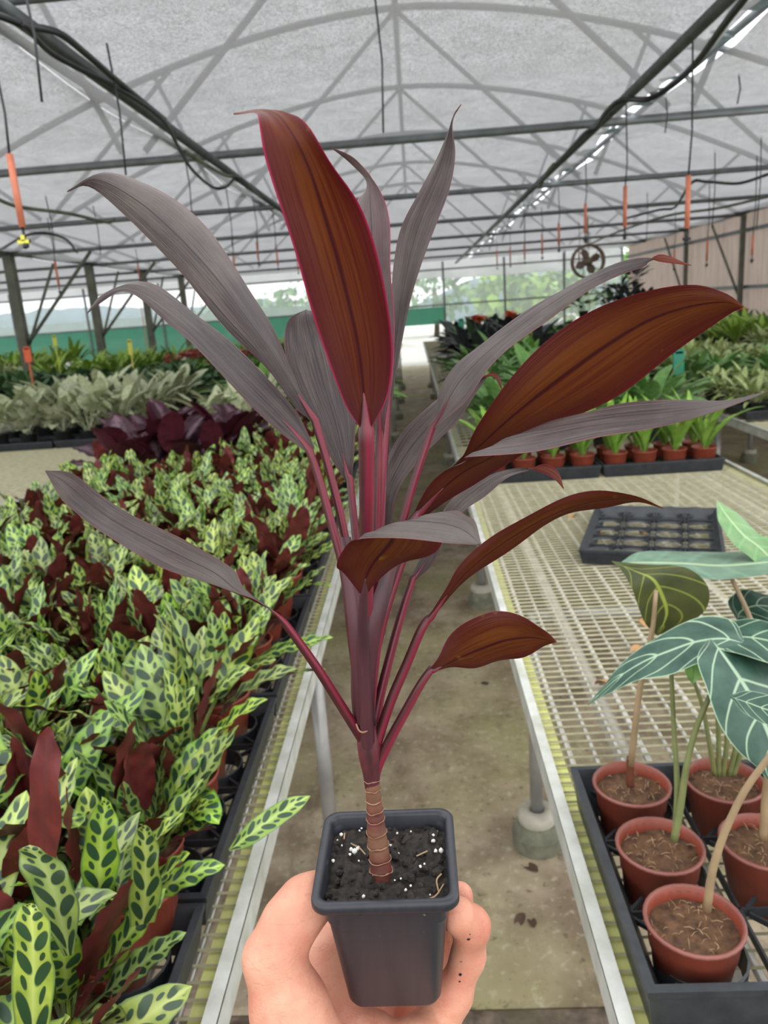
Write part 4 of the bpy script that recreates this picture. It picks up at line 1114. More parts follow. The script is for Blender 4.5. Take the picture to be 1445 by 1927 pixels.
# big right leaf, underside
cl('L10', [(800,945,.440),(822,905,.436),(868,862,.430),(895,805,.424),(950,725,.418),(1020,650,.412),(1105,588,.406),(1200,550,.400),(1300,536,.394),(1365,552,.390),(1399,576,.386)],
          [(812,950,.440),(860,905,.436),(930,855,.434),(1010,815,.432),(1085,785,.430),(1150,750,.426),(1210,708,.420),(1265,668,.412),(1320,628,.404),(1370,592,.395),(1400,577,.386)],
          [(806,950,.440),(838,895,.434),(895,845,.429),(950,795,.424),(1010,745,.420),(1070,700,.416),(1140,650,.411),(1215,605,.406),(1290,578,.399),(1360,568,.392),(1399,577,.386)],
   pet=[(697,1300,.408),(716,1190,.415),(752,1070,.425),(790,980,.434),(808,945,.440)], label='broad right leaf showing its brown red underside', seed=10, mats=[M_ct, M_cu2], flip=True)
# leaf bending over towards us: underside near the base, grey top beyond
cl('L11', [(776,970,.415),(806,915,.408),(842,880,.402),(876,866,.394),(882,863,.384),(990,848,.370),(1105,823,.358),(1230,808,.348),(1330,779,.340),(1445,738,.332)],
          [(800,972,.418),(852,934,.414),(912,899,.412),(990,852,.412),(1040,792,.408),(1110,770,.396),(1190,759,.384),(1290,751,.370),(1372,750,.356),(1446,737,.332)],
          [(786,970,.416),(828,924,.410),(875,886,.405),(928,858,.401),(950,828,.396),(1050,805,.382),(1150,788,.370),(1262,777,.358),(1352,764,.348),(1446,737,.332)],
   pet=[(690,1290,.402),(700,1190,.404),(735,1070,.408),(770,990,.412),(786,966,.415)], label='right leaf folding over, grey upper side towards the right edge', seed=11, mats=[M_ct, M_cu2], n=50, flip=True)
# small front leaf bending towards us
cl('L12', [(681,1122,.372),(646,1077,.364),(633,1061,.358),(652,1030,.350),(672,1012,.343),(680,1012,.336),(772,1017,.326),(842,1021,.320),(904,1026,.316)],
          [(688,1122,.374),(706,1096,.372),(748,1066,.370),(802,1044,.368),(830,1018,.365),(850,967,.358),(876,966,.346),(894,980,.334),(905,1025,.316)],
          [(685,1123,.373),(688,1088,.368),(702,1060,.362),(720,1038,.356),(738,1014,.351),(745,985,.345),(820,985,.335),(870,998,.326),(905,1026,.316)],
   pet=[(694,1420,.398),(688,1330,.388),(684,1240,.384),(683,1170,.378),(684,1118,.373)], label='small front leaf curling towards the viewer', seed=12, mats=[M_ct, M_cu2], flip=True, petr=(0.0040, 0.0024), petm=M_shoot)
# right middle leaf, narrow, underside
cl('L13', [(800,1172,.398),(838,1108,.396),(866,1064,.394),(925,1012,.390),(990,970,.384),(1060,940,.378),(1130,925,.370),(1192,931,.364),(1247,956,.358)],
          [(808,1170,.402),(848,1122,.402),(895,1080,.401),(950,1038,.398),(1015,998,.394),(1080,966,.388),(1145,951,.380),(1200,946,.370),(1248,957,.358)],
   pet=[(699,1450,.399),(707,1405,.398),(735,1320,.398),(765,1250,.399),(790,1190,.399),(805,1165,.400)], off=-0.08, label='narrow brown leaf arching right over the bare bench', seed=13, mats=[M_ct, M_cu2], flip=True, petr=(0.0033, 0.0024))
# lowest right leaf
cl('L14', [(806,1262,.392),(826,1235,.392),(846,1198,.391),(880,1168,.389),(930,1153,.386),(985,1162,.382),(1022,1184,.379),(1047,1207,.376)],
          [(816,1264,.396),(842,1258,.398),(880,1256,.400),(920,1252,.400),(965,1243,.396),(1000,1229,.390),(1028,1216,.384),(1048,1208,.376)],
          [(811,1264,.394),(838,1250,.394),(866,1236,.393),(905,1219,.391),(952,1203,.388),(995,1198,.385),(1026,1202,.381),(1047,1208,.376)],
   pet=[(700,1480,.399),(709,1445,.398),(735,1390,.396),(765,1335,.394),(790,1290,.393),(812,1258,.394)], label='short broad lowest leaf at right, brown red underside', seed=14, mats=[M_ct, M_cu2], flip=True, petr=(0.0034, 0.0022))
# grey leaf with orange tip behind
cl('L15', [(772,1092,.428),(790,1050,.432),(815,990,.436),(845,948,.440),(880,915,.444),(930,888,.447),(985,880,.448),(1020,888,.444),(1045,905,.438),(1060,920,.432)],
          [(782,1092,.424),(812,1062,.424),(840,1010,.428),(875,960,.432),(912,930,.436),(950,902,.440),(990,888,.446),(1022,876,.449),(1050,888,.444),(1061,919,.432)],
   pet=[(700,1390,.402),(715,1310,.408),(740,1210,.416),(760,1140,.422),(777,1088,.426)], off=0.03, label='narrow grey leaf behind with an orange tip', seed=15, petr=(0.0032, 0.0022))
# rolled new shoot with sheaths in the middle
P = [Vector(q) for q in catmull([tuple(p) for p in st_y([(692,1400,.402),(684,1330,.400),(682,1250,.398),(683,1150,.398),(690,1080,.398)])], 20)]
g = G(); g.tube(P, [0.0060 + 0.0022*math.sin(PI*i/19) - 0.003*i/19 for i in range(20)], 14); child_world(g.obj('shoot', M_shoot), hero)
for i, (A, B) in enumerate((([(672,1362,.393),(663,1280,.388),(656,1190,.387),(648,1090,.392),(640,1010,.398)], [(692,1372,.392),(690,1290,.388),(688,1200,.386),(680,1100,.392),(660,1010,.402)]),
               ([(686,1362,.392),(688,1280,.388),(690,1200,.387),(700,1130,.392),(728,1060,.402)], [(703,1362,.396),(706,1280,.392),(715,1200,.392),(730,1140,.396),(748,1060,.406)]))):
    A = st_y(A); B = st_y(B)
    child_world(ribbon(A, mids(A, B, -0.15), B, n=20, nu=6).obj('leaf_sheath', [M_shoot, M_ct]), hero)

# crimson crown where the leaf bases wrap the cane
M_crown = plain('crimson_crown', (0.13, 0.020, 0.030), 0.45, 0.5, 160, c2=(0.038, 0.010, 0.012), stretch=(1, 1, 0.25), bump=0.3)
P = [Vector(q) for q in catmull([tuple(p) for p in st_y([(700,1482,.398),(699,1455,.398),(697,1425,.3985),(695,1395,.399),(692,1365,.400)])], 20)]
cw = [float(q[0]) for q in catmull([(0.0044,), (0.0053,), (0.0069,), (0.0074,), (0.0060,)], 20)]
g = G(); g.tube(P, cw, 16); child_world(g.obj('crown', M_crown), hero)
# cane with leaf scars
def cane_mat():
    n = N('ringed_cane'); u, v_ = n.uv(); f = n.noise(90, 4); b = n.noise(35, 3)
    w = n.noise(14, 2, stretch=(0.15, 0.15, 1.6))
    c = n.mix(n.ramp(f, 0.3, 0.7), (0.055, 0.012, 0.009), (0.13, 0.032, 0.020))
    c = n.mix(n.math('MULTIPLY', n.ramp(w, 0.53, 0.64), 0.75), c, (0.19, 0.095, 0.045))
    c = n.mix(n.ramp(b, 0.60, 0.75), c, (0.26, 0.16, 0.085))
    return n.fin(c, 0.5, nrm=n.bump(f, 0.4, 0.001))
M_cane = cane_mat(); M_scar = plain('leaf_scar', (0.36, 0.215, 0.13), 0.7, 0.5, 160, c2=(0.16, 0.07, 0.04))
cp = catmull([tuple(p) for p in st_y([(718,1655,.392),(716,1625,.394),(709,1570,.396),(704,1510,.397),(699,1460,.398),(697,1425,.399),(692,1380,.401)])], 90)
cr = catmull([(0.0064,), (0.0062,), (0.0057,), (0.0045,), (0.0044,), (0.0052,), (0.0056,)], 90)
P = [Vector(p) for p in cp]
rings = [10, 18, 25, 31, 37, 41, 46, 52, 57, 63]
rad = []
for i, r in enumerate(cr):
    nx_ = [q for q in rings if q <= i]; k = (i - nx_[-1]) if nx_ else 8
    rad.append(float(r[0])*(0.94 + 0.13*(1 - min(1, k/7.0)) if i < 66 else 1.0))
rad = [r*(0.97 if (i+1) in rings else 1) for i, r in enumerate(rad)]
g = G(); g.tube(P, rad, 20); cane = g.obj('cane', M_cane); child_world(cane, hero)
for i in rings:
    a, b = P[i], P[i+1]; d = (b-a).normalized()
    q = d.cross(Vector((0, 1, 0))).normalized(); w = d.cross(q)
    pts = [a + (q*math.cos(t) + w*math.sin(t))*(rad[i]*(1.03 + 0.05*noise.noise(Vector((math.cos(t)*2, math.sin(t)*2, i))))) + d*(0.0011*noise.noise(Vector((math.cos(t)*1.5, math.sin(t)*1.5, i*3.1)))) for t in np.linspace(0, 2*PI, 33)]
    rr_ = [0.00022 + 0.00040*abs(noise.noise(Vector((math.cos(t)*2.5, math.sin(t)*2.5, i*1.7)))) for t in np.linspace(0, 2*PI, 33)]
    g = G(); g.tube(pts, rr_, 6, cap=False); o = g.obj('scar_ring', M_scar); o.parent = cane
# torn pale sheath at the fork
pts = st_y([(670,1362,.392),(676,1375,.390),(685,1378,.388),(695,1370,.389),(698,1360,.392)])
g = G(); g.tube([Vector(q) for q in catmull([tuple(p) for p in pts], 12)], 0.0006, 6); child_world(g.obj('torn_sheath', M_scar), hero)

# ---- square pot
def rr_loop(hw, rad_, z, n=7):
    out = []
    for cx, cy, a0 in ((1, 1, 0), (-1, 1, PI/2), (-1, -1, PI), (1, -1, 3*PI/2)):
        for k in range(n):
            a = a0 + PI/2*k/(n-1)
            out.append((cx*(hw-rad_) + rad_*math.cos(a), cy*(hw-rad_) + rad_*math.sin(a), z))
    return out
hwt = 0.0425
def potmesh(loops, mats):
    n = len(loops[0]); vs_ = [p for l in loops for p in l]; fs = []
    for i in range(len(loops)-1):
        for k in range(n):
            k2 = (k+1) % n; fs.append([i*n+k, i*n+k2, (i+1)*n+k2, (i+1)*n+k])
    g = G(); g.add(vs_, fs); g.add(loops[0], [list(range(n))[::-1]]); return g
def potmat():
    n = N('charcoal_pot_plastic'); f = n.noise(30, 3, stretch=(6, 6, 0.4)); sp = n.noise(160, 2)
    c = n.mix(n.ramp(f, 0.3, 0.7), (0.016, 0.018, 0.024), (0.024, 0.026, 0.033))
    c = n.mix(n.math('MULTIPLY', n.ramp(sp, 0.74, 0.78), 0.4), c, (0.3, 0.28, 0.25))
    return n.fin(c, 0.38, nrm=n.bump(f, 0.15, 0.0008), spec=0.5)
M_pot = potmat()
prz = 0.0
hz = 0.088
def ploc(o): o.parent = hero; o.rotation_euler = (0, 0, prz); return o
body = [rr_loop(0.0270, 0.008, 0.0), rr_loop(0.0285, 0.009, 0.003), rr_loop(0.0362, 0.010, hz-0.010), rr_loop(0.0372, 0.009, hz-0.006)]
ploc(potmesh(body, M_pot).obj('pot_body', M_pot))
rim = [rr_loop(0.0368, 0.009, hz-0.0075), rr_loop(hwt-0.001, 0.009, hz-0.0070), rr_loop(hwt, 0.0095, hz-0.0055), rr_loop(hwt, 0.0095, hz-0.0015), rr_loop(hwt-0.001, 0.009, hz), rr_loop(0.0382, 0.007, hz), rr_loop(0.0370, 0.0065, hz-0.002), rr_loop(0.0350, 0.006, hz-0.020)]
g = G(); n_ = 28
g.add([p for l in rim for p in l], [[i*n_+k, i*n_+(k+1) % n_, (i+1)*n_+(k+1) % n_, (i+1)*n_+k] for i in range(len(rim)-1) for k in range(n_)])
ploc(g.obj('pot_rim', M_pot))
def soilmat():
    n = N('dark_potting_soil'); f = n.noise(220, 5); b = n.noise(60, 4)
    c = n.mix(n.ramp(f, 0.35, 0.72), (0.006, 0.0045, 0.0035), (0.035, 0.026, 0.020))
    c = n.mix(n.ramp(b, 0.58, 0.7), c, (0.045, 0.028, 0.018))
    return n.fin(c, 0.75, nrm=n.bump(f, 1.0, 0.002), spec=0.4)
M_soil = soilmat()
ns = 64; vs_, fs = [], []
for j in range(ns+1):
    for i in range(ns+1):
        x = -0.0362 + 0.0724*i/ns; y = -0.0362 + 0.0724*j/ns
        z = hz - 0.0105 + 0.0035*noise.noise(Vector((x*60, y*60, 1))) + 0.0030*noise.noise(Vector((x*170, y*170, 5))) + 0.0016*noise.noise(Vector((x*420, y*420, 9)))
        vs_.append((x, y, z))
for j in range(ns):
    for i in range(ns): a = j*(ns+1)+i; fs.append([a, a+1, a+ns+2, a+ns+1])
g = G(); g.add(vs_, fs); soil = ploc(g.obj('soil', M_soil))
M_perl = plain('perlite', (0.78, 0.76, 0.70), 0.7, 0.2, 100)
rr = random.Random(3)
spots = [(-0.021, 0.012, 0.0019), (-0.019, 0.0145, 0.0016), (-0.0235, 0.0135, 0.0014), (0.029, 0.019, 0.0016), (0.0335, 0.010, 0.0018), (0.030, 0.0095, 0.0012), (-0.031, 0.028, 0.0013), (-0.013, -0.027, 0.0014), (-0.034, 0.004, 0.0012)]
spots += [(rr.uniform(-.034, .034), rr.uniform(-.034, .034), rr.uniform(0.0005, 0.0010)) for _ in range(22)]
for i, (x, y, r) in enumerate(spots):
    g = G(); g.blob((x, y, hz-0.0075), r, i, 0.3); o = g.obj('perlite_grain', M_perl, soil)
for i in range(60):
    g_ = None
g = G()
for i in range(70):
    g.blob((rr.uniform(-.034, .034), rr.uniform(-.034, .034), hz-0.0088), rr.uniform(0.0012, 0.0034), i, 0.4, sz=(1, rr.uniform(0.5, 1.4), 0.8))
o = g.obj('soil_crumbs', M_soil, soil, False); o['kind'] = 'stuff'
for pts in ([(0.010, -0.034, hz-.009), (0.018, -0.033, hz-.007), (0.028, -0.030, hz-.007), (0.034, -0.022, hz-.005)], [(0.031, -0.026, hz-.008), (0.030, -0.020, hz-.004), (0.033, -0.016, hz-.003)],
            [(-0.024, 0.020, hz-.008), (-0.022, 0.016, hz-.006), (-0.018, 0.014, hz-.007), (-0.014, 0.009, hz-.008)], [(-0.029, 0.03, hz-.008), (-0.0285, 0.022, hz-.006)], [(0.018, 0.006, hz-.008), (0.025, 0.009, hz-.007)]):
    g = G(); g.tube([Vector(q) for q in catmull(pts, 14)], [0.0012 - 0.0008*i/13 for i in range(14)] if len(pts) == 4 and pts[0][0] == 0.010 else 0.0005, 6); g.obj('root', MAT['straw'], soil)

# ------------------------------------------------------------------ hand
def surface_nets(prims, k, lo, hi, step):
    ax = [np.arange(lo[i], hi[i]+step, step) for i in range(3)]
    X, Yy, Z = np.meshgrid(*ax, indexing='ij')
    D = None
    for (a, b, ra, rb) in prims:
        a = np.array(a); b = np.array(b); ba = b-a; L2 = float(ba @ ba) + 1e-12
        h = np.clip(((X-a[0])*ba[0] + (Yy-a[1])*ba[1] + (Z-a[2])*ba[2])/L2, 0, 1)
        d = np.sqrt((X-a[0]-h*ba[0])**2 + (Yy-a[1]-h*ba[1])**2 + (Z-a[2]-h*ba[2])**2) - (ra + (rb-ra)*h)
        if D is None: D = d
        else:
            h2 = np.clip(0.5 + 0.5*(D-d)/k, 0, 1)
            D = D*(1-h2) + d*h2 - k*h2*(1-h2)
    return D, ax, (X, Yy, Z)
def nets_mesh(D, ax, step):
    S = D < 0
    nx, ny, nz = D.shape
    c = np.zeros((nx-1, ny-1, nz-1), int)
    offs = [(i, j, k) for i in (0, 1) for j in (0, 1) for k in (0, 1)]
    def sub(A, o): return A[o[0]:nx-1+o[0], o[1]:ny-1+o[1], o[2]:nz-1+o[2]]
    for o in offs: c += sub(S, o)
    act = (c > 0) & (c < 8)
    acc = np.zeros(act.shape + (3,)); cnt = np.zeros(act.shape)
    edges = [(a, b) for a in offs for b in offs if sum(b) - sum(a) == 1 and all(q >= p for p, q in zip(a, b))]
    for a, b in edges:
        da, db = sub(D, a), sub(D, b); cr_ = (da < 0) != (db < 0)
        t = np.where(cr_, da/(da-db + 1e-12*(da == db)), 0)
        for i in range(3): acc[..., i] += np.where(cr_, a[i] + t*(b[i]-a[i]), 0)
        cnt += cr_
    idx = -np.ones(act.shape, int); pos = np.argwhere(act); idx[act] = np.arange(len(pos))
    V = (pos + acc[act]/cnt[act][:, None])*step + np.array([ax[0][0], ax[1][0], ax[2][0]])
    F_ = []
    for d in range(3):
        u, w = (d+1) % 3, (d+2) % 3
        sl = [slice(1, -1)]*3; sl[d] = slice(0, -1)
        A = S[tuple(sl)]; sl2 = list(sl); sl2[d] = slice(1, None); B = S[tuple(sl2)]
        for pat, rev in ((A & ~B, False), (~A & B, True)):
            q = np.argwhere(pat)
            for i in (0, 1, 2):
                if i != d: q[:, i] += 1
            def at(du, dw):
                e = q.copy(); e[:, u] -= du; e[:, w] -= dw; return idx[e[:, 0], e[:, 1], e[:, 2]]
            quad = np.stack([at(1, 1), at(0, 1), at(0, 0), at(1, 0)], 1)
            if rev: quad = quad[:, ::-1]
            F_.append(quad)
    return V, np.concatenate(F_)
def hp_(px, py, Y): return tuple(at_y(px, py, Y))
prims = []
def chain(pts):
    for (a, b) in zip(pts[:-1], pts[1:]): prims.append((hp_(*a[:3]), hp_(*b[:3]), a[3], b[3]))
# forearm, wrist, palm
chain([(640, 2560, .31, .030), (652, 2250, .335, .031), (665, 2090, .352, .031)])
chain([(600, 2080, .345, .026), (575, 1985, .352, .0245), (545, 1900, .360, .0225), (515, 1805, .368, .0175)])     # ball of the thumb
chain([(665, 2090, .352, .029), (690, 1985, .375, .024), (700, 1975, .405, .018)])                                 # heel under the pot
chain([(760, 2080, .350, .027), (790, 1990, .372, .022), (812, 1945, .392, .0165)])                                # little finger side
chain([(640, 1985, .385, .020), (760, 1985, .395, .019)])
chain([(590, 1900, .395, .016), (632, 1790, .432, .0135), (640, 1730, .442, .012)])                                # web and palm behind the pot
chain([(690, 1960, .415, .017), (720, 1860, .448, .014), (740, 1760, .455, .012)])
# thumb
chain([(515, 1800, .368, .0172), (545, 1738, .378, .0160), (574, 1700, .387, .0152), (598, 1684, .393, .0140)])
# index, middle (behind the pot), ring, little finger
chain([(640, 1740, .442, .0115), (740, 1735, .460, .0105), (830, 1710, .462, .0098), (852, 1700, .458, .0085)])
chain([(715, 1850, .448, .0120), (810, 1800, .456, .0108), (868, 1735, .448, .0092), (866, 1684, .434, .0086)])
chain([(775, 1920, .425, .0125), (835, 1840, .440, .0110), (858, 1770, .444, .0096), (848, 1725, .440, .0090)])
chain([(812, 1945, .392, .0150), (852, 1872, .396, .0116), (881, 1800, .400, .0100), (886, 1742, .397, .0112), (860, 1722, .390, .0112)])
chain([(600, 1890, .40, .019), (612, 1800, .425, .018), (640, 1735, .444, .013)])
chain([(650, 1930, .395, .020), (660, 1860, .425, .018), (690, 1780, .45, .015)])
lo = np.array([1e9]*3); hi = -lo
for (a, b, ra, rb) in prims:
    for p, r in ((a, ra), (b, rb)):
        lo = np.minimum(lo, np.array(p) - r - 0.01); hi = np.maximum(hi, np.array(p) + r + 0.01)
step = 0.0017
D, ax, XYZ = surface_nets(prims, 0.0065, lo, hi, step)
# press the pot into the hand: keep the flesh outside the pot walls
bx = XYZ[0] - hero.location.x; by = XYZ[1] - hero.location.y; bz = XYZ[2] - hero.location.z
tt = np.clip(bz/0.080, 0, 1); hwz = 0.0270 + (0.0364-0.0270)*tt + 0.0006
qx = np.abs(bx) - hwz + 0.008; qy = np.abs(by) - hwz + 0.008
dbox = np.sqrt(np.maximum(qx, 0)**2 + np.maximum(qy, 0)**2) + np.minimum(np.maximum(qx, qy), 0) - 0.008
dpot = np.maximum(dbox, np.maximum(-bz - 0.0006, bz - hz))
rimb = np.maximum(np.maximum(np.abs(bx), np.abs(by)) - 0.0432, np.abs(bz - hz + 0.004) - 0.0055)
dpot = np.minimum(dpot, rimb)
D = np.maximum(D, -dpot)
V, Fq = nets_mesh(D, ax, step)
g = G(); g.v = [tuple(p) for p in V.tolist()]; g.f = Fq.tolist(); g.mi = [0]*len(g.f); g.uv = [(0, 0)]*(4*len(g.f))
def skin():
    n = N('skin'); f = n.noise(28, 4); b = n.noise(90, 4); fine = n.noise(420, 3)
    cr_ = n.new('ShaderNodeTexVoronoi', feature='DISTANCE_TO_EDGE'); cr_.inputs['Scale'].default_value = 320; n.t.links.new(n.obco(), cr_.inputs[0])
    wr = n.noise(38, 3, stretch=(0.5, 1.0, 3.2))
    c = n.mix(n.ramp(f, 0.33, 0.68), (0.52, 0.205, 0.135), (0.67, 0.345, 0.23))
    c = n.mix(n.math('MULTIPLY', n.ramp(n.math('ABSOLUTE', n.math('SUBTRACT', wr, 0.5)), 0.012, 0.0), 0.30), c, (0.42, 0.14, 0.09))
    c = n.mix(n.math('MULTIPLY', n.ramp(b, 0.5, 0.75), 0.35), c, (0.56, 0.17, 0.12))
    return n.fin(c, 0.48, nrm=n.bump(n.math('ADD', fine, n.math('MULTIPLY', n.ramp(cr_.outputs[0], 0.0, 0.12), 0.6)), 0.22, 0.0008), spec=0.4, sss=0.12)
me = g.mesh('hand', skin())
hand = bpy.data.objects.new('person', me); col.objects.link(hand)
tag(hand, 'left hand of a person, palm up, fingers wrapped around the black pot', 'person')
sm = hand.modifiers.new('smooth', 'SMOOTH'); sm.iterations = 6; sm.factor = 0.5
# soil crumbs stuck to the little finger
for i, (px, py, Y, r) in enumerate(((887, 1772, 0, .0011), (890, 1764, 0, .0006), (868, 1842, 0, .0013), (866, 1818, 0, .0006), (862, 1852, 0, .0008))):
    d_ = np.array(ray(px, py).normalized()); rel = V - np.array(CAM); al = rel @ d_; pr = np.linalg.norm(rel - al[:, None]*d_, axis=1)
    p = V[np.where(pr < 0.0025, al, 9.0).argmin()]
    g = G(); g.blob(tuple(p), r, i, 0.4, sz=(1, 0.6, 0.7)); o = g.obj('soil_speck', M_soil, hand)

# ------------------------------------------------------------------ alocasia tray, front right
tray((0.208 + 0.2275, 0.8785, DECK), 0, 0.455, 0.418, 3, 3, 'black tray of arrow-leaved plants in the right foreground', h=0.072, ring=0.050)
def aloc_top():
    n = N('arrow_leaf_top'); u, v_ = n.uv()
    s = n.math('ABSOLUTE', n.math('SUBTRACT', n.math('MULTIPLY', u, 2.0), 1.0)); f = n.noise(30, 3)
    q = n.math('FRACT', n.math('SUBTRACT', n.math('MULTIPLY', v_, 5.0), n.math('MULTIPLY', n.math('POWER', s, 1.3), 1.4)))
    lat = n.ramp(n.math('ABSOLUTE', n.math('SUBTRACT', q, 0.5)), 0.06, 0.022)
    mid = n.ramp(s, 0.055, 0.025)
    vein = n.math('MAXIMUM', lat, n.math('MAXIMUM', mid, n.ramp(s, 0.955, 0.985)))
    c = n.mix(n.ramp(f, 0.3, 0.7), (0.018, 0.055, 0.038), (0.058, 0.125, 0.088))
    c = n.mix(vein, c, (0.34, 0.47, 0.31))
    return n.fin(c, 0.46, transl=0.1, spec=0.4)
def aloc_under():
    n = N('arrow_leaf_back'); u, v_ = n.uv()
    s = n.math('ABSOLUTE', n.math('SUBTRACT', n.math('MULTIPLY', u, 2.0), 1.0)); f = n.noise(30, 3)
    q = n.math('FRACT', n.math('SUBTRACT', n.math('MULTIPLY', v_, 5.0), n.math('MULTIPLY', n.math('POWER', s, 1.3), 1.4)))
    lat = n.math('MULTIPLY', n.ramp(n.math('ABSOLUTE', n.math('SUBTRACT', q, 0.5)), 0.07, 0.03), 0.6)
    vein = n.math('MAXIMUM', lat, n.ramp(s, 0.07, 0.03))
    c = n.mix(n.ramp(f, 0.3, 0.7), (0.045, 0.055, 0.014), (0.09, 0.10, 0.022))
    c = n.mix(vein, c, (0.33, 0.40, 0.06))
    return n.fin(c, 0.5, transl=0.25, tcol=(0.25, 0.30, 0.05))
M_at, M_au = aloc_top(), aloc_under()
M_pale_t = leaf_mat('grey_green_arrow_top', (0.13, 0.23, 0.16), (0.22, 0.34, 0.24), 0.4, 0.15, midrib=(0.45, 0.60, 0.35), stripes=6)
M_young = leaf_mat('young_arrow_top', (0.16, 0.34, 0.13), (0.28, 0.46, 0.20), 0.4, 0.3, midrib=(0.50, 0.66, 0.36), stripes=6)
acol = [0.282, 0.4165, 0.551]; arow = [0.745, 0.872, 1.006]
AZ = PZ
aloc = {}
posn = {(0,0): 'nearest pot of the front tray, one stem leaning right', (0,1): 'middle left pot of the front tray', (0,2): 'far left pot of the front tray', (1,1): 'middle pot of the front tray, at the right edge', (1,2): 'far middle pot of the front tray with many stems', (2,2): 'far right pot of the front tray', (2,1): 'right pot of the front tray', (1,0): 'near middle pot of the front tray'}
for (i, j), w in posn.items():
    if (i, j) in ((2, 1), (1, 0)): continue
    t = empty('arrow_leaf_plant', (acol[i], arow[j], AZ)); tag(t, 'arrow-leaved plant in terracotta pot, ' + w, 'potted plant', 'arrow-leaved plants')
    p = link('pot', me_pot, t); link('rim', me_rim, p); s_ = link('soil', me_soil[(i+j) % 3], t); link('straw_bits', me_straw[(i+j) % 3], s_)
    for q in (p, s_): q.rotation_euler.z = i*1.3 + j
    aloc[(i, j)] = t
def stem(key, pts, r0, r1, m, name='stem'):
    P = [Vector(q) for q in catmull([tuple(at_y(*p)) for p in pts], 16)]
    t = aloc[key]; g = G(); g.tube(P, [r0 + (r1-r0)*i/15 for i in range(16)], 9); child_world(g.obj(name, m), t)
def ablade(key, A, B, M_=None, mats=None, off=0.0, flip=False, label=None, k=0.5):
    A = st_y(A); B = st_y(B); mm = st_y(M_) if M_ else mids(A, B, off, k)
    o = ribbon(A, mm, B, n=36, nu=8, ripple=0.0012, flip=flip).obj('leaf', mats or [M_at, M_au]); child_world(o, aloc[key])
    if label: o['label'] = label
# stems
Yp = {k: aloc[k].location.y for k in aloc}
stem((0,0), [(1330,1712,.745),(1340,1640,.742),(1362,1570,.738),(1400,1490,.73),(1450,1420,.72),(1510,1330,.72)], .0050, .0030, MAT['petiole_tan'])
stem((0,1), [(1268,1582,.866),(1280,1520,.866),(1292,1440,.866),(1310,1370,.866),(1335,1310,.866)], .0050, .0032, MAT['petiole_green'])
stem((0,1), [(1270,1580,.872),(1274,1480,.876),(1268,1370,.88),(1262,1240,.885)], .0042, .0026, MAT['petiole_green'])
stem((0,2), [(1186,1478,1.006),(1186,1425,1.006)], .0062, .0056, plain('red_brown_stem', (0.16, 0.05, 0.025), 0.5, 0.4, 40), 'stem_base')
stem((0,2), [(1187,1440,1.004),(1196,1360,1.0),(1205,1290,1.0),(1216,1240,1.0),(1228,1180,1.0),(1234,1110,1.0)], .0050, .0032, MAT['petiole_tan'])
for q in ([(1345,1458,1.01),(1335,1400,1.0),(1322,1330,1.0),(1305,1280,1.0)], [(1352,1460,1.01),(1352,1390,1.0),(1348,1310,.99),(1340,1250,.98)], [(1360,1460,1.01),(1368,1390,1.0),(1365,1310,1.0),(1375,1230,1.0)], [(1372,1458,1.01),(1385,1400,1.0),(1388,1340,1.0),(1395,1260,1.0)], [(1380,1458,1.01),(1398,1400,1.0),(1410,1330,1.0)]):
    stem((1,2), q, .0040, .0026, MAT['petiole_green'])
stem((1,1), [(1436,1580,.872),(1440,1500,.87),(1450,1400,.86),(1462,1250,.86)], .0055, .0035, MAT['petiole_tan'])
stem((2,2), [(1475,1450,1.006),(1440,1250,1.02),(1410,1160,1.03),(1375,1085,1.05)], .0045, .003, MAT['petiole_tan'])
# pale-veined leaf pointing down left
ablade((0,1), [(1400,1205,.89),(1380,1168,.93),(1330,1160,.94),(1270,1180,.92),(1215,1212,.90),(1170,1250,.88),(1135,1290,.865),(1106,1326,.85)],
              [(1398,1215,.88),(1350,1238,.85),(1305,1252,.83),(1255,1270,.83),(1205,1280,.835),(1165,1295,.84),(1135,1310,.845),(1107,1327,.85)],
              [(1398,1210,.885),(1360,1202,.88),(1310,1208,.88),(1260,1225,.872),(1212,1245,.866),(1168,1272,.86),(1135,1300,.855),(1106,1327,.85)], label='arrow leaf with white veins drooping to the left', flip=True)
# olive back of a leaf
ablade((0,2), [(1150,1056,1.02),(1170,1075,1.01),(1190,1110,1.0),(1202,1145,1.0),(1215,1175,1.0),(1236,1195,1.0)],
              [(1152,1056,1.02),(1215,1062,1.01),(1290,1068,1.0),(1332,1105,1.0),(1322,1155,1.0),(1240,1195,1.0)],
              [(1151,1056,1.02),(1195,1075,1.01),(1228,1090,1.0),(1245,1120,1.0),(1254,1155,1.0),(1238,1196,1.0)], label='olive dark back of an arrow leaf against the light')
# wide grey green leaf seen nearly edge on
ablade((2,2), [(1166,1062,1.12),(1230,1078,1.06),(1300,1086,1.02),(1370,1090,1.0),(1450,1080,.98),(1540,1050,.98)],
              [(1168,1058,1.12),(1200,1040,1.18),(1270,1036,1.20),(1350,1040,1.20),(1450,1035,1.20),(1540,1045,1.0)], mats=[M_pale_t, M_au], label='grey green leaf lying nearly flat', off=-0.02, flip=True)
# young upright leaf
ablade((2,2), [(1348,944,1.20),(1352,980,1.16),(1372,1015,1.13),(1400,1040,1.12),(1440,1075,1.10),(1500,1110,1.08)],
              [(1350,943,1.20),(1385,965,1.20),(1425,1000,1.20),(1455,1020,1.20),(1490,1060,1.15),(1502,1108,1.08)], mats=[M_young, M_au], label='bright green upright young leaf', flip=True)
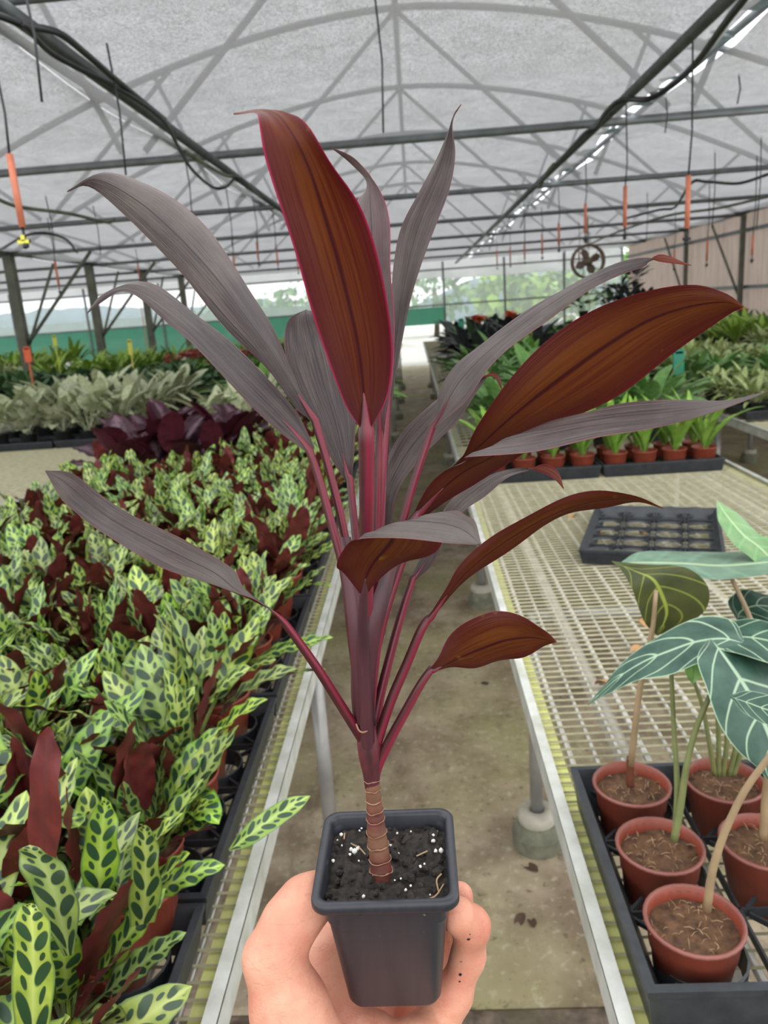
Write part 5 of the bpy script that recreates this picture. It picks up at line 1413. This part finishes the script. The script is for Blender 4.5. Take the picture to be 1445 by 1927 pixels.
# big dark leaf with pale veins hanging at the right edge
ablade((1,1), [(1330,1205,.86),(1312,1240,.83),(1330,1300,.80),(1352,1360,.78),(1385,1410,.77),(1425,1445,.765),(1470,1500,.76)],
              [(1345,1200,.90),(1420,1205,.90),(1490,1250,.90),(1530,1310,.88),(1530,1380,.84),(1500,1440,.80),(1472,1500,.76)],
              [(1338,1203,.88),(1362,1235,.845),(1400,1290,.82),(1430,1345,.80),(1450,1395,.785),(1462,1445,.772),(1471,1500,.76)], label='large dark arrow leaf with white veins at the right edge', flip=True)
ablade((1,1), [(1310,1215,.90),(1350,1178,.95),(1410,1165,.97),(1480,1180,.96),(1540,1210,.94)],
              [(1312,1220,.89),(1350,1222,.86),(1420,1240,.84),(1490,1250,.85),(1541,1212,.94)], label='veined leaf above the large dark one')
ablade((1,1), [(1372,1308,.70),(1410,1300,.70),(1460,1312,.70),(1520,1330,.72)],
              [(1374,1312,.70),(1405,1345,.69),(1460,1365,.69),(1521,1332,.72)], label='small veined leaf tip in front of the large leaf')
ablade((1,2), [(1300,1285,1.0),(1288,1262,1.0),(1292,1240,1.0),(1305,1228,1.0)], [(1306,1286,.99),(1322,1268,.99),(1318,1245,.99),(1307,1228,1.0)], mats=[KM['spath'][0], M_au], label='small green leaf in the shade')
ablade((2,2), [(1385,1165,1.10),(1370,1130,1.12),(1400,1110,1.14),(1450,1120,1.14),(1520,1140,1.1)], [(1390,1168,1.08),(1420,1172,1.06),(1450,1172,1.05),(1490,1168,1.06),(1521,1142,1.1)], label='veined leaf behind at the right edge')
# the spotted leaf reaching out over the rail at left
p0 = at_z(455, 1590, 0.93)
t = hero_plant(-0.405, 0.83, 'rattlesnake plant by the rail whose long leaf reaches out over the aisle', [])
A = st_y([(430,1598,.80),(455,1562,.80),(480,1538,.80),(510,1518,.80),(545,1500,.80),(583,1497,.80)]); B = st_y([(432,1602,.79),(470,1592,.78),(505,1570,.78),(535,1548,.785),(565,1524,.79),(584,1499,.80)])
child_world(ribbon(A, mids(A, B), B, n=24, nu=4).obj('leaf', [M_rt, M_rb]), t)
def rleaf(A, B, owner, back=False):
    A = st_y(A); B = st_y(B)
    child_world(ribbon(A, mids(A, B, 0.03), B, n=28, nu=6, ripple=0.0025, flip=back).obj('leaf', [M_rt, M_rb]), owner)
t = hero_plant(-0.53, 0.66, 'rattlesnake plant with one tall upright maroon leaf back near the left edge', [])
rleaf([(62,1625,.66),(52,1560,.655),(54,1480,.65),(62,1420,.65),(72,1385,.65),(90,1368,.65)], [(104,1625,.65),(114,1560,.645),(114,1480,.64),(112,1420,.645),(104,1385,.65),(92,1367,.65)], t, True)
t = hero_plant(-0.47, 0.58, 'rattlesnake plant with large upright spotted leaves in the left foreground', [])
rleaf([(30,1960,.52),(22,1850,.515),(24,1780,.51),(28,1725,.51),(42,1702,.51),(58,1700,.51)], [(92,1960,.515),(102,1850,.51),(100,1790,.505),(90,1735,.505),(75,1710,.51),(60,1699,.51)], t)
rleaf([(120,1800,.57),(75,1720,.57),(48,1660,.575),(36,1620,.58),(34,1600,.58),(55,1590,.58)], [(140,1795,.57),(148,1720,.56),(140,1665,.565),(115,1625,.57),(85,1600,.575),(57,1590,.58)], t)
rleaf([(160,1680,.68),(152,1630,.68),(158,1580,.68),(170,1535,.68),(185,1512,.68),(198,1504,.68)], [(212,1680,.675),(224,1630,.67),(224,1580,.67),(220,1540,.675),(212,1515,.68),(200,1504,.68)], t)
rleaf([(245,1745,.66),(242,1690,.66),(246,1630,.66),(250,1585,.66),(258,1560,.66),(272,1552,.66)], [(292,1735,.655),(304,1680,.65),(302,1630,.65),(296,1590,.655),(288,1565,.66),(274,1552,.66)], t)
